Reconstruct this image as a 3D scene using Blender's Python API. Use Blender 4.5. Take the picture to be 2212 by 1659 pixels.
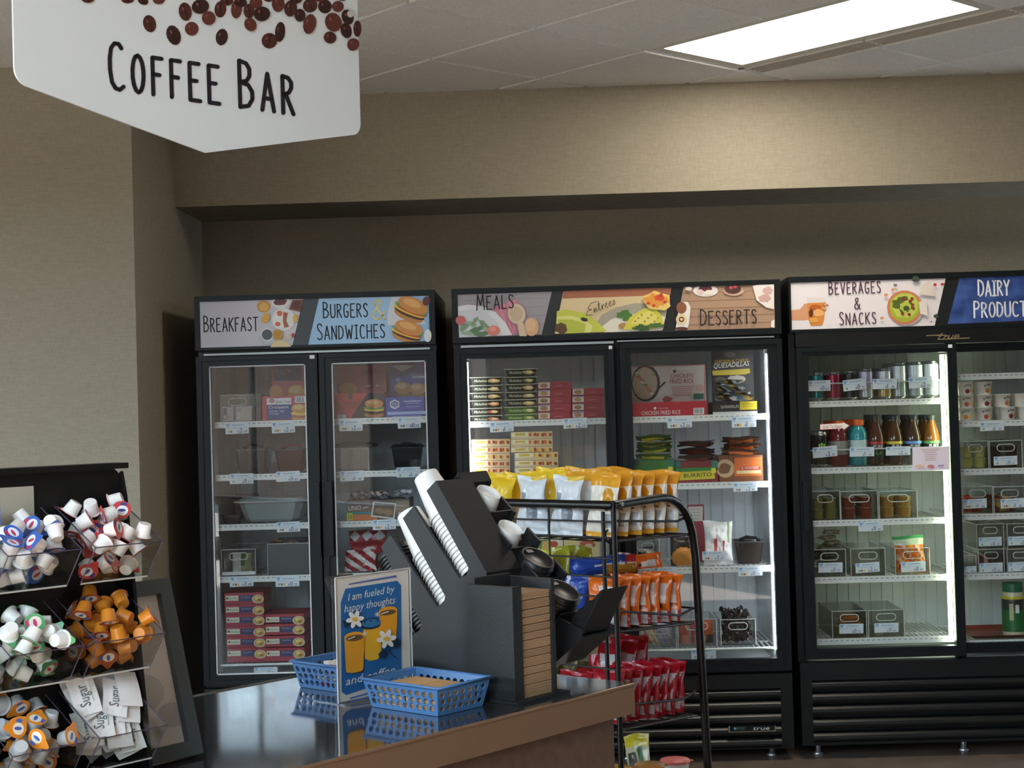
import bpy, math, random
from mathutils import Matrix, Vector
random.seed(7)
for _o in list(bpy.data.objects): bpy.data.objects.remove(_o)
SC = bpy.context.scene
COL = SC.collection
# ------------------------------------------------------------------ camera
W_, H_, F_ = 2212.0, 1659.0, 3323.0          # image size and focal length in pixels
YAW, PITCH, ROLL, CH = 0.0155, 0.0176, 0.0286, 1.4794
CAM = Vector((0, 0, CH))
_f = Vector((-math.sin(YAW)*math.cos(PITCH), math.cos(YAW)*math.cos(PITCH), math.sin(PITCH)))
_r0 = Vector((math.cos(YAW), math.sin(YAW), 0)); _u0 = _r0.cross(_f)
_r = _r0*math.cos(ROLL) - _u0*math.sin(ROLL); _u = _r0*math.sin(ROLL) + _u0*math.cos(ROLL)
cd = bpy.data.cameras.new('camera'); cam = bpy.data.objects.new('camera', cd); COL.objects.link(cam)
cd.sensor_width = 36.0; cd.lens = F_/W_*36.0; cd.clip_end = 100
cam.matrix_world = Matrix(((_r.x,_u.x,-_f.x,0),(_r.y,_u.y,-_f.y,0),(_r.z,_u.z,-_f.z,CH),(0,0,0,1)))
SC.camera = cam
# ------------------------------------------------------------------ world, light, exposure
vs = SC.view_settings; vs.view_transform = 'Standard'; vs.look = 'None'; vs.gamma = 1.0
vs.use_curve_mapping = False; vs.exposure = 0.90
wd = bpy.data.worlds.new('daylight'); SC.world = wd; wd.use_nodes = True
bgn = wd.node_tree.nodes['Background']; bgn.inputs[0].default_value = (0.70, 0.86, 1.0, 1); bgn.inputs[1].default_value = 10.5
SC.cycles.transparent_max_bounces = 40; SC.cycles.max_bounces = 8; SC.cycles.diffuse_bounces = 4
SC.cycles.glossy_bounces = 5; SC.cycles.caustics_reflective = False; SC.cycles.caustics_refractive = False
SC.cycles.sample_clamp_indirect = 6.0; SC.cycles.use_denoising = True; SC.cycles.use_adaptive_sampling = True; SC.cycles.adaptive_threshold = .025
PANEL_EMIT = 9.0                               # ceiling light panels
_sl = bpy.data.lights.new('sun_offscreen', 'SUN'); _sl.energy = 60; _sl.color = (1, .96, .90); _sl.angle = math.radians(.6)
_so = bpy.data.objects.new('sun_offscreen', _sl); COL.objects.link(_so)        # low morning sun through the shop front, ends on the floor short of the fridges
_so.rotation_euler = Vector((.36, .72, -.76)).to_track_quat('-Z', 'Y').to_euler()
def portal(name, loc, rot, sx, sy):
    l = bpy.data.lights.new(name, 'AREA'); l.shape = 'RECTANGLE'; l.size = sx; l.size_y = sy
    o = bpy.data.objects.new(name, l); COL.objects.link(o); o.location = loc; o.rotation_euler = rot
    l.cycles.is_portal = True
    return o
# the shop front: a glazed wall behind the camera and another on the left
portal('window_front_offscreen', (-2.4, -3.45, 2.6), (math.radians(90), 0, 0), 3.8, 4.8)
portal('window_left_offscreen', (-4.95, 2.65, 1.45), (math.radians(90), 0, math.radians(-90)), 3.3, 2.5)
# ------------------------------------------------------------------ pixel -> place
def ray(px, py): return _f + _r*((px-W_/2)/F_) - _u*((py-H_/2)/F_)
def ony(px, py, y): d = ray(px, py); return CAM + d*(y/d.y)
def onz(px, py, z): d = ray(px, py); return CAM + d*((z-CH)/d.z)
# counter frame: e along the counter, n across it (away from the camera), origin at its end corner
CN = Vector((.188, 3.249, 0)); CA = math.radians(49.5)
EV = Vector((math.cos(CA), math.sin(CA), 0)); NV = Vector((-math.sin(CA), math.cos(CA), 0)); ZV = Vector((0,0,1))
CZ = .90
def cw(e, n, z): return CN + EV*e + NV*n + ZV*z
def onn(px, py, n): d = ray(px, py); return CAM + d*(((CN-CAM).dot(NV)+n)/d.dot(NV))
def one(px, py, e): d = ray(px, py); return CAM + d*(((CN-CAM).dot(EV)+e)/d.dot(EV))
def ecoord(p): v = p-CN; return (v.dot(EV), v.dot(NV), p.z)
# ------------------------------------------------------------------ materials
_M = {}
def lin(c):
    c = c/255.0
    return c/12.92 if c <= .04045 else ((c+.055)/1.055)**2.4
def hexc(h):
    h = h.lstrip('#'); return tuple(lin(int(h[i:i+2], 16)) for i in (0, 2, 4))
def mat(h, rough=.5, metal=0.0, spec=.5, emit=0.0, coat=0.0):
    key = (h, rough, metal, spec, emit, coat)
    if key in _M: return _M[key]
    m = bpy.data.materials.new('m_%s_%d' % (h.lstrip('#'), int(rough*100))); m.use_nodes = True
    b = m.node_tree.nodes['Principled BSDF']; c = hexc(h)
    b.inputs['Base Color'].default_value = (*c, 1); b.inputs['Roughness'].default_value = rough
    b.inputs['Metallic'].default_value = metal; b.inputs['Specular IOR Level'].default_value = spec
    b.inputs['Coat Weight'].default_value = coat
    if emit: b.inputs['Emission Color'].default_value = (*c, 1); b.inputs['Emission Strength'].default_value = emit
    _M[key] = m; return m
def noisemat(key, h1, h2, scale=(60,60,60), rough=.6, bump=.1, detail=4, metal=0.0, spec=.5, dist=.002, lo=.35, hi=.65):
    if key in _M: return _M[key]
    m = bpy.data.materials.new(key); m.use_nodes = True; nt = m.node_tree; b = nt.nodes['Principled BSDF']
    tc = nt.nodes.new('ShaderNodeTexCoord'); mp = nt.nodes.new('ShaderNodeMapping'); nz = nt.nodes.new('ShaderNodeTexNoise')
    mp.inputs['Scale'].default_value = scale; nz.inputs['Scale'].default_value = 1.0; nz.inputs['Detail'].default_value = detail
    nt.links.new(tc.outputs['Object'], mp.inputs['Vector']); nt.links.new(mp.outputs[0], nz.inputs['Vector'])
    cr = nt.nodes.new('ShaderNodeValToRGB'); cr.color_ramp.elements[0].position = lo; cr.color_ramp.elements[1].position = hi
    cr.color_ramp.elements[0].color = (*hexc(h1), 1); cr.color_ramp.elements[1].color = (*hexc(h2), 1)
    nt.links.new(nz.outputs[0], cr.inputs[0]); nt.links.new(cr.outputs[0], b.inputs['Base Color'])
    b.inputs['Roughness'].default_value = rough; b.inputs['Metallic'].default_value = metal; b.inputs['Specular IOR Level'].default_value = spec
    if bump:
        bp = nt.nodes.new('ShaderNodeBump'); bp.inputs['Strength'].default_value = bump; bp.inputs['Distance'].default_value = dist
        nt.links.new(nz.outputs[0], bp.inputs['Height']); nt.links.new(bp.outputs[0], b.inputs['Normal'])
    _M[key] = m; return m
def linen(key, h1, h2):
    """woven wall covering: two crossed, stretched noises"""
    if key in _M: return _M[key]
    m = bpy.data.materials.new(key); m.use_nodes = True; nt = m.node_tree; b = nt.nodes['Principled BSDF']
    tc = nt.nodes.new('ShaderNodeTexCoord'); fs = []
    for sc_ in ((420, 420, 28), (24, 24, 420)):
        mp = nt.nodes.new('ShaderNodeMapping'); mp.inputs['Scale'].default_value = sc_
        nz = nt.nodes.new('ShaderNodeTexNoise'); nz.inputs['Scale'].default_value = 1.0; nz.inputs['Detail'].default_value = 3
        nt.links.new(tc.outputs['Object'], mp.inputs['Vector']); nt.links.new(mp.outputs[0], nz.inputs['Vector']); fs.append(nz)
    ad = nt.nodes.new('ShaderNodeMath'); ad.operation = 'ADD'
    nt.links.new(fs[0].outputs[0], ad.inputs[0]); nt.links.new(fs[1].outputs[0], ad.inputs[1])
    hf = nt.nodes.new('ShaderNodeMath'); hf.operation = 'MULTIPLY'; hf.inputs[1].default_value = .5; nt.links.new(ad.outputs[0], hf.inputs[0])
    cr = nt.nodes.new('ShaderNodeValToRGB'); cr.color_ramp.elements[0].position = .35; cr.color_ramp.elements[1].position = .65
    cr.color_ramp.elements[0].color = (*hexc(h1), 1); cr.color_ramp.elements[1].color = (*hexc(h2), 1)
    nt.links.new(hf.outputs[0], cr.inputs[0]); nt.links.new(cr.outputs[0], b.inputs['Base Color'])
    bp = nt.nodes.new('ShaderNodeBump'); bp.inputs['Strength'].default_value = .15; bp.inputs['Distance'].default_value = .001
    nt.links.new(hf.outputs[0], bp.inputs['Height']); nt.links.new(bp.outputs[0], b.inputs['Normal'])
    b.inputs['Roughness'].default_value = .8; b.inputs['Specular IOR Level'].default_value = .25
    _M[key] = m; return m
def clearmat(key, tint, gloss=.05, edge=.5, rough=.02):
    """thin clear plastic or glass: see-through with mirror reflection that grows towards grazing"""
    if key in _M: return _M[key]
    m = bpy.data.materials.new(key); m.use_nodes = True; nt = m.node_tree
    for n in list(nt.nodes): nt.nodes.remove(n)
    out = nt.nodes.new('ShaderNodeOutputMaterial'); mx = nt.nodes.new('ShaderNodeMixShader')
    tr = nt.nodes.new('ShaderNodeBsdfTransparent'); gl = nt.nodes.new('ShaderNodeBsdfGlossy')
    tr.inputs[0].default_value = (*tint, 1); gl.inputs['Roughness'].default_value = rough
    lw = nt.nodes.new('ShaderNodeLayerWeight'); lw.inputs[0].default_value = .5
    pw = nt.nodes.new('ShaderNodeMath'); pw.operation = 'POWER'; pw.inputs[1].default_value = 4
    ml = nt.nodes.new('ShaderNodeMath'); ml.operation = 'MULTIPLY_ADD'; ml.inputs[1].default_value = edge; ml.inputs[2].default_value = gloss
    nt.links.new(lw.outputs['Facing'], pw.inputs[0]); nt.links.new(pw.outputs[0], ml.inputs[0]); nt.links.new(ml.outputs[0], mx.inputs[0])
    nt.links.new(tr.outputs[0], mx.inputs[1]); nt.links.new(gl.outputs[0], mx.inputs[2]); nt.links.new(mx.outputs[0], out.inputs[0])
    _M[key] = m; return m
GLASS = clearmat('door_glass', (.95, .965, .965), .04, .6, .0)
ACRYL = clearmat('clear_acrylic', (.90, .91, .90), .04, .5, .03)
ACRYLG = clearmat('grey_acrylic', (.82, .82, .80), .05, .5, .05)
SIGNAC = clearmat('sign_acrylic', (.985, .985, .985), .02, .4, .03)
def frost(key, h, fac):
    if key in _M: return _M[key]
    m = bpy.data.materials.new(key); m.use_nodes = True; nt = m.node_tree; b = nt.nodes['Principled BSDF']; out = nt.nodes['Material Output']
    b.inputs['Base Color'].default_value = (*hexc(h), 1); b.inputs['Roughness'].default_value = .25
    tr = nt.nodes.new('ShaderNodeBsdfTransparent'); mx = nt.nodes.new('ShaderNodeMixShader'); mx.inputs[0].default_value = fac
    nt.links.new(tr.outputs[0], mx.inputs[1]); nt.links.new(b.outputs[0], mx.inputs[2]); nt.links.new(mx.outputs[0], out.inputs[0])
    _M[key] = m; return m
ACREDGE = mat('#c9ccca', .2); ACRDARK = mat('#3a3c40', .2)
BLACK = mat('#0b0e10', .42, 0, .35); BLACK2 = mat('#060708', .5, 0, .3); FRAME = mat('#0d1417', .45, 0, .25); DKGASKET = mat('#08090a', .6)
WHITEP = mat('#e6e8ea', .4); CHROME = mat('#c8ccd0', .18, 1.0); INK = mat('#14101a', .6)
# ------------------------------------------------------------------ mesh builder
class Fr:
    """plane frame: o + u*U + v*V + w*W"""
    def __init__(s, o, U, V): s.o = Vector(o); s.U = Vector(U); s.V = Vector(V); s.W = s.U.cross(s.V)
    def __call__(s, u, v, w=0.0): return s.o + s.U*u + s.V*v + s.W*w
class MB:
    def __init__(s): s.v = []; s.f = []; s.mi = []; s.sm = []; s.mats = []
    def _m(s, m):
        if m not in s.mats: s.mats.append(m)
        return s.mats.index(m)
    def add(s, vs_, fs, m, smooth=False, M=None):
        b = len(s.v)
        for p in vs_:
            p = Vector(p); s.v.append(M @ p if M is not None else p)
        k = s._m(m)
        for f in fs: s.f.append(tuple(i+b for i in f)); s.mi.append(k); s.sm.append(smooth)
        return s
    def box(s, a, b, m, M=None):
        x0,y0,z0 = a; x1,y1,z1 = b
        return s.add([(x0,y0,z0),(x1,y0,z0),(x1,y1,z0),(x0,y1,z0),(x0,y0,z1),(x1,y0,z1),(x1,y1,z1),(x0,y1,z1)],
              [(0,3,2,1),(4,5,6,7),(0,1,5,4),(1,2,6,5),(2,3,7,6),(3,0,4,7)], m, M=M)
    def hexa(s, q0, q1, m):
        """two quads (4 points each) joined to a solid"""
        return s.add(list(q0)+list(q1), [(0,3,2,1),(4,5,6,7),(0,1,5,4),(1,2,6,5),(2,3,7,6),(3,0,4,7)], m)
    def prism(s, poly, w0, w1, m, fr, side=None):
        n = len(poly); vs_ = [fr(u,v,w0) for u,v in poly]+[fr(u,v,w1) for u,v in poly]
        s.add(vs_, [tuple(reversed(range(n))), tuple(range(n,2*n))], m)
        return s.add(vs_, [(i,(i+1)%n,(i+1)%n+n,i+n) for i in range(n)], side or m)
    def poly(s, pts, m): return s.add(pts, [tuple(range(len(pts)))], m)
    def lathe(s, prof, n, m, M=None, smooth=True, cap0=False, cap1=False):
        vs_ = []; fs = []
        for r, z in prof:
            for i in range(n): a = 2*math.pi*i/n; vs_.append((r*math.cos(a), r*math.sin(a), z))
        for j in range(len(prof)-1):
            for i in range(n): fs.append((j*n+i, j*n+(i+1)%n, (j+1)*n+(i+1)%n, (j+1)*n+i))
        s.add(vs_, fs, m, smooth, M)
        if cap0: s.add(vs_[:n], [tuple(reversed(range(n)))], m, False, M)
        if cap1: s.add(vs_[-n:], [tuple(range(n))], m, False, M)
        return s
    def tube(s, path, r, m, n=8, closed=False):
        path = [Vector(p) for p in path]; L = len(path); vs_ = []; fs = []; ref = None
        for i, p in enumerate(path):
            a = path[(i-1) % L] if (closed or i > 0) else p; b = path[(i+1) % L] if (closed or i < L-1) else p
            t = (b-a).normalized()
            if ref is None: ref = Vector((0,0,1)) if abs(t.z) < .9 else Vector((1,0,0))
            x = t.cross(ref).normalized(); y = x.cross(t).normalized(); ref = y
            for k in range(n): an = 2*math.pi*k/n; vs_.append(p + x*(r*math.cos(an)) + y*(r*math.sin(an)))
        for i in range(L if closed else L-1):
            j = (i+1) % L
            for k in range(n): fs.append((i*n+k, j*n+k, j*n+(k+1)%n, i*n+(k+1)%n))
        s.add(vs_, fs, m, n > 4)
        if not closed:
            s.add(vs_[:n], [tuple(range(n))], m); s.add(vs_[-n:], [tuple(reversed(range(n)))], m)
        return s
    def mesh(s, name, Minv=None):
        me = bpy.data.meshes.new(name)
        vs_ = [tuple(Minv @ p) for p in s.v] if Minv is not None else [tuple(p) for p in s.v]
        me.from_pydata(vs_, [], s.f)
        for m in s.mats: me.materials.append(m)
        me.polygons.foreach_set('material_index', s.mi); me.polygons.foreach_set('use_smooth', s.sm); me.update()
        return me
WM = {}
def build(name, mb, parent=None, world=True):
    """one mesh object; vertices given in world space (or the parent's own space with world=False)"""
    Mi = WM[parent.name].inverted() if (parent is not None and world) else None
    o = bpy.data.objects.new(name, mb.mesh(name, Mi)); COL.objects.link(o)
    if parent is not None: o.parent = parent; WM[o.name] = WM[parent.name]
    else: WM[o.name] = Matrix.Identity(4)
    return o
def tag(o, label=None, cat=None, group=None, kind=None):
    if label: o['label'] = label
    if cat: o['category'] = cat
    if group: o['group'] = group
    if kind: o['kind'] = kind
    return o
def thing(name, label, cat, loc=(0,0,0), M=None, group=None):
    o = bpy.data.objects.new(name, None); COL.objects.link(o); o.empty_display_size = .05
    mm = M if M is not None else Matrix.Translation(Vector(loc)); o.matrix_world = mm; WM[o.name] = mm.copy()
    return tag(o, label, cat, group)
def single(name, mb, label, cat, group=None, loc=None):
    """a thing that is one mesh, with its origin at its base"""
    if loc is None:
        n = len(mb.v); loc = Vector((sum(p.x for p in mb.v)/n, sum(p.y for p in mb.v)/n, min(p.z for p in mb.v)))
    T = Matrix.Translation(Vector(loc)); o = bpy.data.objects.new(name, mb.mesh(name, T.inverted())); COL.objects.link(o)
    o.matrix_world = T; WM[o.name] = T.copy(); return tag(o, label, cat, group)
def copy_tree(o, M=None, label=None, group=None, parent=None):
    c = o.copy(); COL.objects.link(c); c.parent = parent
    if M is not None: c.matrix_world = M; WM[c.name] = M.copy()
    elif parent is not None: WM[c.name] = WM[parent.name]
    if label: c['label'] = label
    if group: c['group'] = group
    for ch in list(o.children): copy_tree(ch, parent=c)
    return c
# ------------------------------------------------------------------ print on flat faces
_txt = {}
def textmesh(sx):
    """outline lettering from the built-in font, as flat polygons in units of the cap height"""
    if sx in _txt: return _txt[sx]
    cu = bpy.data.curves.new('t', 'FONT'); cu.body = sx; cu.size = 1.0; cu.resolution_u = 2
    ob = bpy.data.objects.new('t', cu); COL.objects.link(ob)
    dg = bpy.context.evaluated_depsgraph_get(); me = bpy.data.meshes.new_from_object(ob.evaluated_get(dg))
    vs_ = [(v.co.x/.729, v.co.y/.729) for v in me.vertices]; fs = [tuple(p.vertices) for p in me.polygons]
    bpy.data.objects.remove(ob); bpy.data.curves.remove(cu); bpy.data.meshes.remove(me)
    x0 = min((v[0] for v in vs_), default=0); x1 = max((v[0] for v in vs_), default=1)
    _txt[sx] = (vs_, fs, x0, x1); return _txt[sx]
def arc(cx, cy, rx, ry, a0, a1, n=8):
    return [(cx+rx*math.cos(math.radians(a0+(a1-a0)*i/n)), cy+ry*math.sin(math.radians(a0+(a1-a0)*i/n))) for i in range(n+1)]
GL = {  # narrow hand-drawn capitals: width, strokes
 'A':(.38,[[(0,0),(.19,1),(.38,0)],[(.07,.33),(.31,.33)]]),
 'B':(.33,[[(0,0),(0,1),(.18,.96),(.26,.85),(.26,.7),(.18,.58),(0,.54)],[(0,.54),(.22,.5),(.32,.36),(.32,.2),(.22,.05),(0,0)]]),
 'C':(.35,[[(.32,.9),(.25,.99),(.14,.99),(.05,.88),(.01,.65),(.01,.4),(.05,.15),(.14,.02),(.25,0),(.35,.08)]]),
 'D':(.35,[[(0,0),(0,1),(.16,.95),(.29,.8),(.34,.58),(.33,.35),(.25,.12),(.12,.02),(0,0)]]),
 'E':(.32,[[(.3,1),(0,1),(0,0),(.32,0)],[(0,.53),(.22,.53)]]),
 'F':(.3,[[(.3,1),(0,1),(0,0)],[(0,.55),(.22,.55)]]),
 'G':(.36,[[(.33,.88),(.25,.99),(.13,.99),(.04,.86),(.0,.55),(.03,.2),(.12,.02),(.24,.01),(.33,.12),(.34,.42),(.2,.42)]]),
 'H':(.34,[[(0,0),(0,1)],[(.34,0),(.34,1)],[(0,.52),(.34,.52)]]),
 'I':(.22,[[(.11,0),(.11,1)],[(0,1),(.22,1)],[(0,0),(.22,0)]]),
 'K':(.34,[[(0,0),(0,1)],[(.32,1),(0,.45)],[(.08,.56),(.34,0)]]),
 'L':(.3,[[(0,1),(0,0),(.3,0)]]),
 'M':(.46,[[(0,0),(.07,1),(.23,.3),(.39,1),(.46,0)]]),
 'N':(.34,[[(0,0),(0,1),(.34,0),(.34,1)]]),
 'O':(.36,[arc(.18,.5,.18,.5,90,450,14)]),
 'P':(.31,[[(0,0),(0,1),(.18,.97),(.28,.85),(.29,.7),(.2,.55),(0,.5)]]),
 'R':(.33,[[(0,0),(0,1),(.18,.97),(.28,.85),(.28,.7),(.19,.56),(0,.5)],[(.1,.5),(.33,0)]]),
 'S':(.31,[[(.29,.87),(.23,.98),(.12,1),(.03,.92),(.02,.76),(.08,.62),(.2,.48),(.29,.34),(.3,.17),(.23,.03),(.12,0),(.01,.1)]]),
 'T':(.36,[[(0,1),(.36,1)],[(.18,1),(.18,0)]]),
 'U':(.34,[[(0,1),(0,.25),(.06,.05),(.17,0),(.28,.05),(.34,.25),(.34,1)]]),
 'V':(.36,[[(0,1),(.18,0),(.36,1)]]),
 'W':(.52,[[(0,1),(.13,0),(.26,.7),(.39,0),(.52,1)]]),
 'Y':(.36,[[(0,1),(.18,.48),(.36,1)],[(.18,.48),(.18,0)]]),
 '&':(.42,[[(.42,0),(.1,.7),(.09,.88),(.17,.99),(.27,.95),(.29,.8),(.2,.62),(.05,.4),(.02,.2),(.09,.03),(.2,0),(.31,.1),(.4,.4)]]),
 'e':(.3,[[(0,.22),(.16,.3),(.24,.42),(.18,.52),(.08,.46),(.03,.26),(.08,.06),(.18,.02),(.32,.16)]]),
 'n':(.34,[[(0,.1),(.06,.48),(.06,.05),(.14,.38),(.22,.48),(.26,.36),(.26,.08),(.34,.12)]]),
 't':(.26,[[(0,.1),(.12,.95),(.1,.1),(.16,.03),(.26,.12)],[(-.04,.62),(.26,.68)]]),
 'r':(.26,[[(0,.1),(.06,.5),(.06,.05),(.12,.36),(.22,.5),(.26,.42)]]),
 's':(.26,[[(0,.08),(.14,.5),(.2,.3),(.2,.1),(.1,.02),(.02,.08)]]),
 'Z':(.5,[[(.45,.95),(.2,.85),(.08,.7),(.2,.56),(.36,.55),(.12,.48),(.02,.28),(.1,.06),(.3,.04),(.5,.2)]]),
}
class Pr:
    """print in photo pixels, laid on one plane: place(px, py, lift) -> world point"""
    def __init__(s, mb, place): s.mb = mb; s.pl = place; s.k = 0
    def nxt(s): s.k += 1; return .0008 + s.k*.00035
    def poly(s, pts, m): 
        w = s.nxt(); s.mb.poly([s.pl(x,y,w) for x,y in reversed(pts)] if s._ccw(pts) else [s.pl(x,y,w) for x,y in pts], m)
    def _ccw(s, p): return sum(p[i][0]*p[(i+1)%len(p)][1]-p[(i+1)%len(p)][0]*p[i][1] for i in range(len(p))) > 0
    def rect(s, x0, y0, x1, y1, m, sl=-.0286):
        xm = (x0+x1)/2; s.poly([(x,y+(x-xm)*sl) for x,y in ((x0,y0),(x1,y0),(x1,y1),(x0,y1))], m)
    def ell(s, cx, cy, rx, ry, m, rot=0.0, n=18, a0=0, a1=360):
        c, q = math.cos(math.radians(rot)), math.sin(math.radians(rot))
        pts = []
        for i in range(n + (0 if a1-a0 == 360 else 1)):
            a = math.radians(a0+(a1-a0)*i/n); x = rx*math.cos(a); y = ry*math.sin(a); pts.append((cx+x*c-y*q, cy+x*q+y*c))
        s.poly(pts, m)
    def blob(s, cx, cy, rx, ry, m, seed=1, n=16, amp=.18, rot=0):
        rr = random.Random(seed); c, q = math.cos(math.radians(rot)), math.sin(math.radians(rot)); pts = []
        for i in range(n):
            a = 2*math.pi*i/n; k = 1+rr.uniform(-amp, amp); x = rx*k*math.cos(a); y = ry*k*math.sin(a); pts.append((cx+x*c-y*q, cy+x*q+y*c))
        s.poly(pts, m)
    def line(s, pts, lw, m, w=None):
        w = w or s.nxt(); n = len(pts)
        for i in range(n-1):
            (x0,y0),(x1,y1) = pts[i], pts[i+1]; d = math.hypot(x1-x0, y1-y0) or 1e-6; nx, ny = -(y1-y0)/d*lw/2, (x1-x0)/d*lw/2
            s.mb.poly([s.pl(x0+nx,y0+ny,w), s.pl(x1+nx,y1+ny,w), s.pl(x1-nx,y1-ny,w), s.pl(x0-nx,y0-ny,w)], m)
        if lw > 1.6:
            for x, y in pts:
                s.mb.poly([s.pl(x+lw/2*math.cos(a*math.pi/4), y-lw/2*math.sin(a*math.pi/4), w) for a in range(8)], m)
    def hand(s, tx, p0, p1, h, lw, m, small=.82, gap=.16, up=(-.0286,-1), slant=0.0):
        """hand-drawn capitals along p0 -> p1 (first letter of each word taller)"""
        items = []; x = 0.0; first = True
        for ch in tx:
            if ch == ' ': x += .3; first = True; continue
            k = 1.0 if first else small; w, st = GL[ch]; items.append((x, k, st)); x += w*k + gap; first = False
        tot = x-gap; dx, dy = (p1[0]-p0[0])/tot, (p1[1]-p0[1])/tot; w = s.nxt()
        for x, k, st in items:
            for pl in st:
                s.line([(p0[0]+dx*(x+u*k+slant*v)+up[0]*v*k*h, p0[1]+dy*(x+u*k)+up[1]*v*k*h) for u, v in pl], lw, m, w)
    def text(s, tx, p0, p1, h, m, slant=0.0, up=(-.0286,-1)):
        """built-in lettering fitted between p0 and p1 on the baseline, cap height h pixels"""
        vs_, fs, x0, x1 = textmesh(tx); tot = max(x1-x0, 1e-6); dx, dy = (p1[0]-p0[0])/tot, (p1[1]-p0[1])/tot; w = s.nxt()
        s.mb.add([s.pl(p0[0]+dx*(x-x0+0)+ up[0]*y*h + slant*y*h, p0[1]+dy*(x-x0)+up[1]*y*h, w) for x, y in vs_], fs, m)
    def bars(s, x0, y0, x1, y1, m, n=12, seed=3):
        rr = random.Random(seed); x = x0; w = s.nxt(); st = (x1-x0)/n
        for i in range(n):
            b = st*rr.uniform(.25,.75); s.mb.poly([s.pl(x,y0,w), s.pl(x,y1,w), s.pl(x+b,y1,w), s.pl(x+b,y0,w)], m); x += st
def plane_y(y): return lambda px, py, w=0.0: ony(px, py, y-w)
def plane_n(n): return lambda px, py, w=0.0: onn(px, py, n-w)
def plane_e(e): return lambda px, py, w=0.0: one(px, py, e-w)
# ================================================================== the room
D = 6.4144; YB, YW, YP, XW = 6.722, 7.26, 6.012, -1.563; ZB, ZC = 2.4176, 2.904
WALLM = linen('wall_linen', '#928a79', '#a59d8c')
FLOORM = noisemat('floor_vinyl', '#665950', '#776960', (9,9,9), .35, .05, 6)
CEILM = noisemat('ceiling_tile_fissured', '#d8d6d0', '#ebe9e4', (180,180,180), .9, .35, 5, dist=.003, spec=.1)
BARM = mat('#dcdad2', .5); BASEM = mat('#b8b6ae', .9)
def struct(name, mb): return tag(build(name, mb), kind='structure')
struct('floor', MB().box((-7,-4,-.1), (6,7.4,0), FLOORM))
m = MB().box((XW,YW,0), (5.4,YW+.1,ZC+.1), WALLM); struct('wall_back', m)
m = MB().box((XW,YB,ZB), (5.4,YW,ZC+.1), WALLM); struct('wall_bulkhead', m)
m = MB().box((-7,YP,0), (XW,YW+.1,ZC+.1), WALLM); struct('wall_left', m)
m = MB().box((5.0,-3.6,0), (5.1,YB,ZC+.1), WALLM); struct('wall_right', m)
# tall glazed entrance hall behind the camera, lower glazing along the left side
HY, HZ = 1.0, 5.2
m = MB().box((-5.1,-3.6,0), (5,-3.5,.2), WALLM).box((-5.1,-3.6,5.0), (5,-3.5,HZ), WALLM).box((-.5,-3.6,.2), (5,-3.5,5.0), WALLM).box((-5.1,-3.6,.2), (-4.3,-3.5,5.0), WALLM)
wr = struct('wall_rear', m)
m = MB().box((-5.1,-3.5,0), (-5,YP,.2), WALLM).box((-5.1,HY,2.7), (-5,YP,ZC+.1), WALLM).box((-5.1,4.3,.2), (-5,YP,2.7), WALLM).box((-5.1,-3.5,.2), (-5,HY,HZ), WALLM)
ws = struct('wall_side', m)
m = MB().box((-5.1,HY,ZC), (5.1,HY+.1,HZ), WALLM).box((5.0,-3.6,ZC+.1), (5.1,HY,HZ), WALLM); struct('wall_hall', m)
ALU = mat('#6d7072', .35, .8)
def glazing(name, p0, p1, n, zt=2.7):
    p0 = Vector(p0); p1 = Vector(p1); d = (p1-p0)/n; fr = MB()
    w = struct(name, MB().tube([p0+ZV*.2, p1+ZV*.2], .03, ALU, 4).tube([p0+ZV*zt, p1+ZV*zt], .03, ALU, 4))
    for i in range(n+1): build('mullion', MB().tube([p0+d*i+ZV*.2, p0+d*i+ZV*zt], .03, ALU, 4), w)
    for i in range(n):
        a = p0+d*i; b = a+d; k = d.normalized().cross(ZV)*.004
        build('pane', MB().hexa([a+ZV*.22-k,b+ZV*.22-k,b+ZV*(zt-.02)-k,a+ZV*(zt-.02)-k],[a+ZV*.22+k,b+ZV*.22+k,b+ZV*(zt-.02)+k,a+ZV*(zt-.02)+k], GLASS), w)
glazing('window_1', (-4.3,-3.55,0), (-.5,-3.55,0), 3, 5.0)
glazing('window_2', (-5.05,HY,0), (-5.05,4.3,0), 2)
# outside the glass: asphalt, an unseen wall added opposite to darken low glass reflections, a building to the left
struct('ground_outside', MB().box((-60,-60,-.25), (-5.1,60,-.12), mat('#5a5a5a',.9)).box((-5.1,-60,-.25), (60,-3.6,-.12), mat('#5a5a5a',.9)))
struct('wall_added_opposite', MB().box((-30,-19,-.12), (14,-18,4.2), mat('#6b5547',.9)).box((-30,-19.2,4.2), (14,-17.8,4.5), mat('#8d8a84',.9)))
struct('wall_beyond_side', MB().box((-22,-18,-.12), (-21,20,3.6), mat('#6b5f52',.9)))
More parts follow.
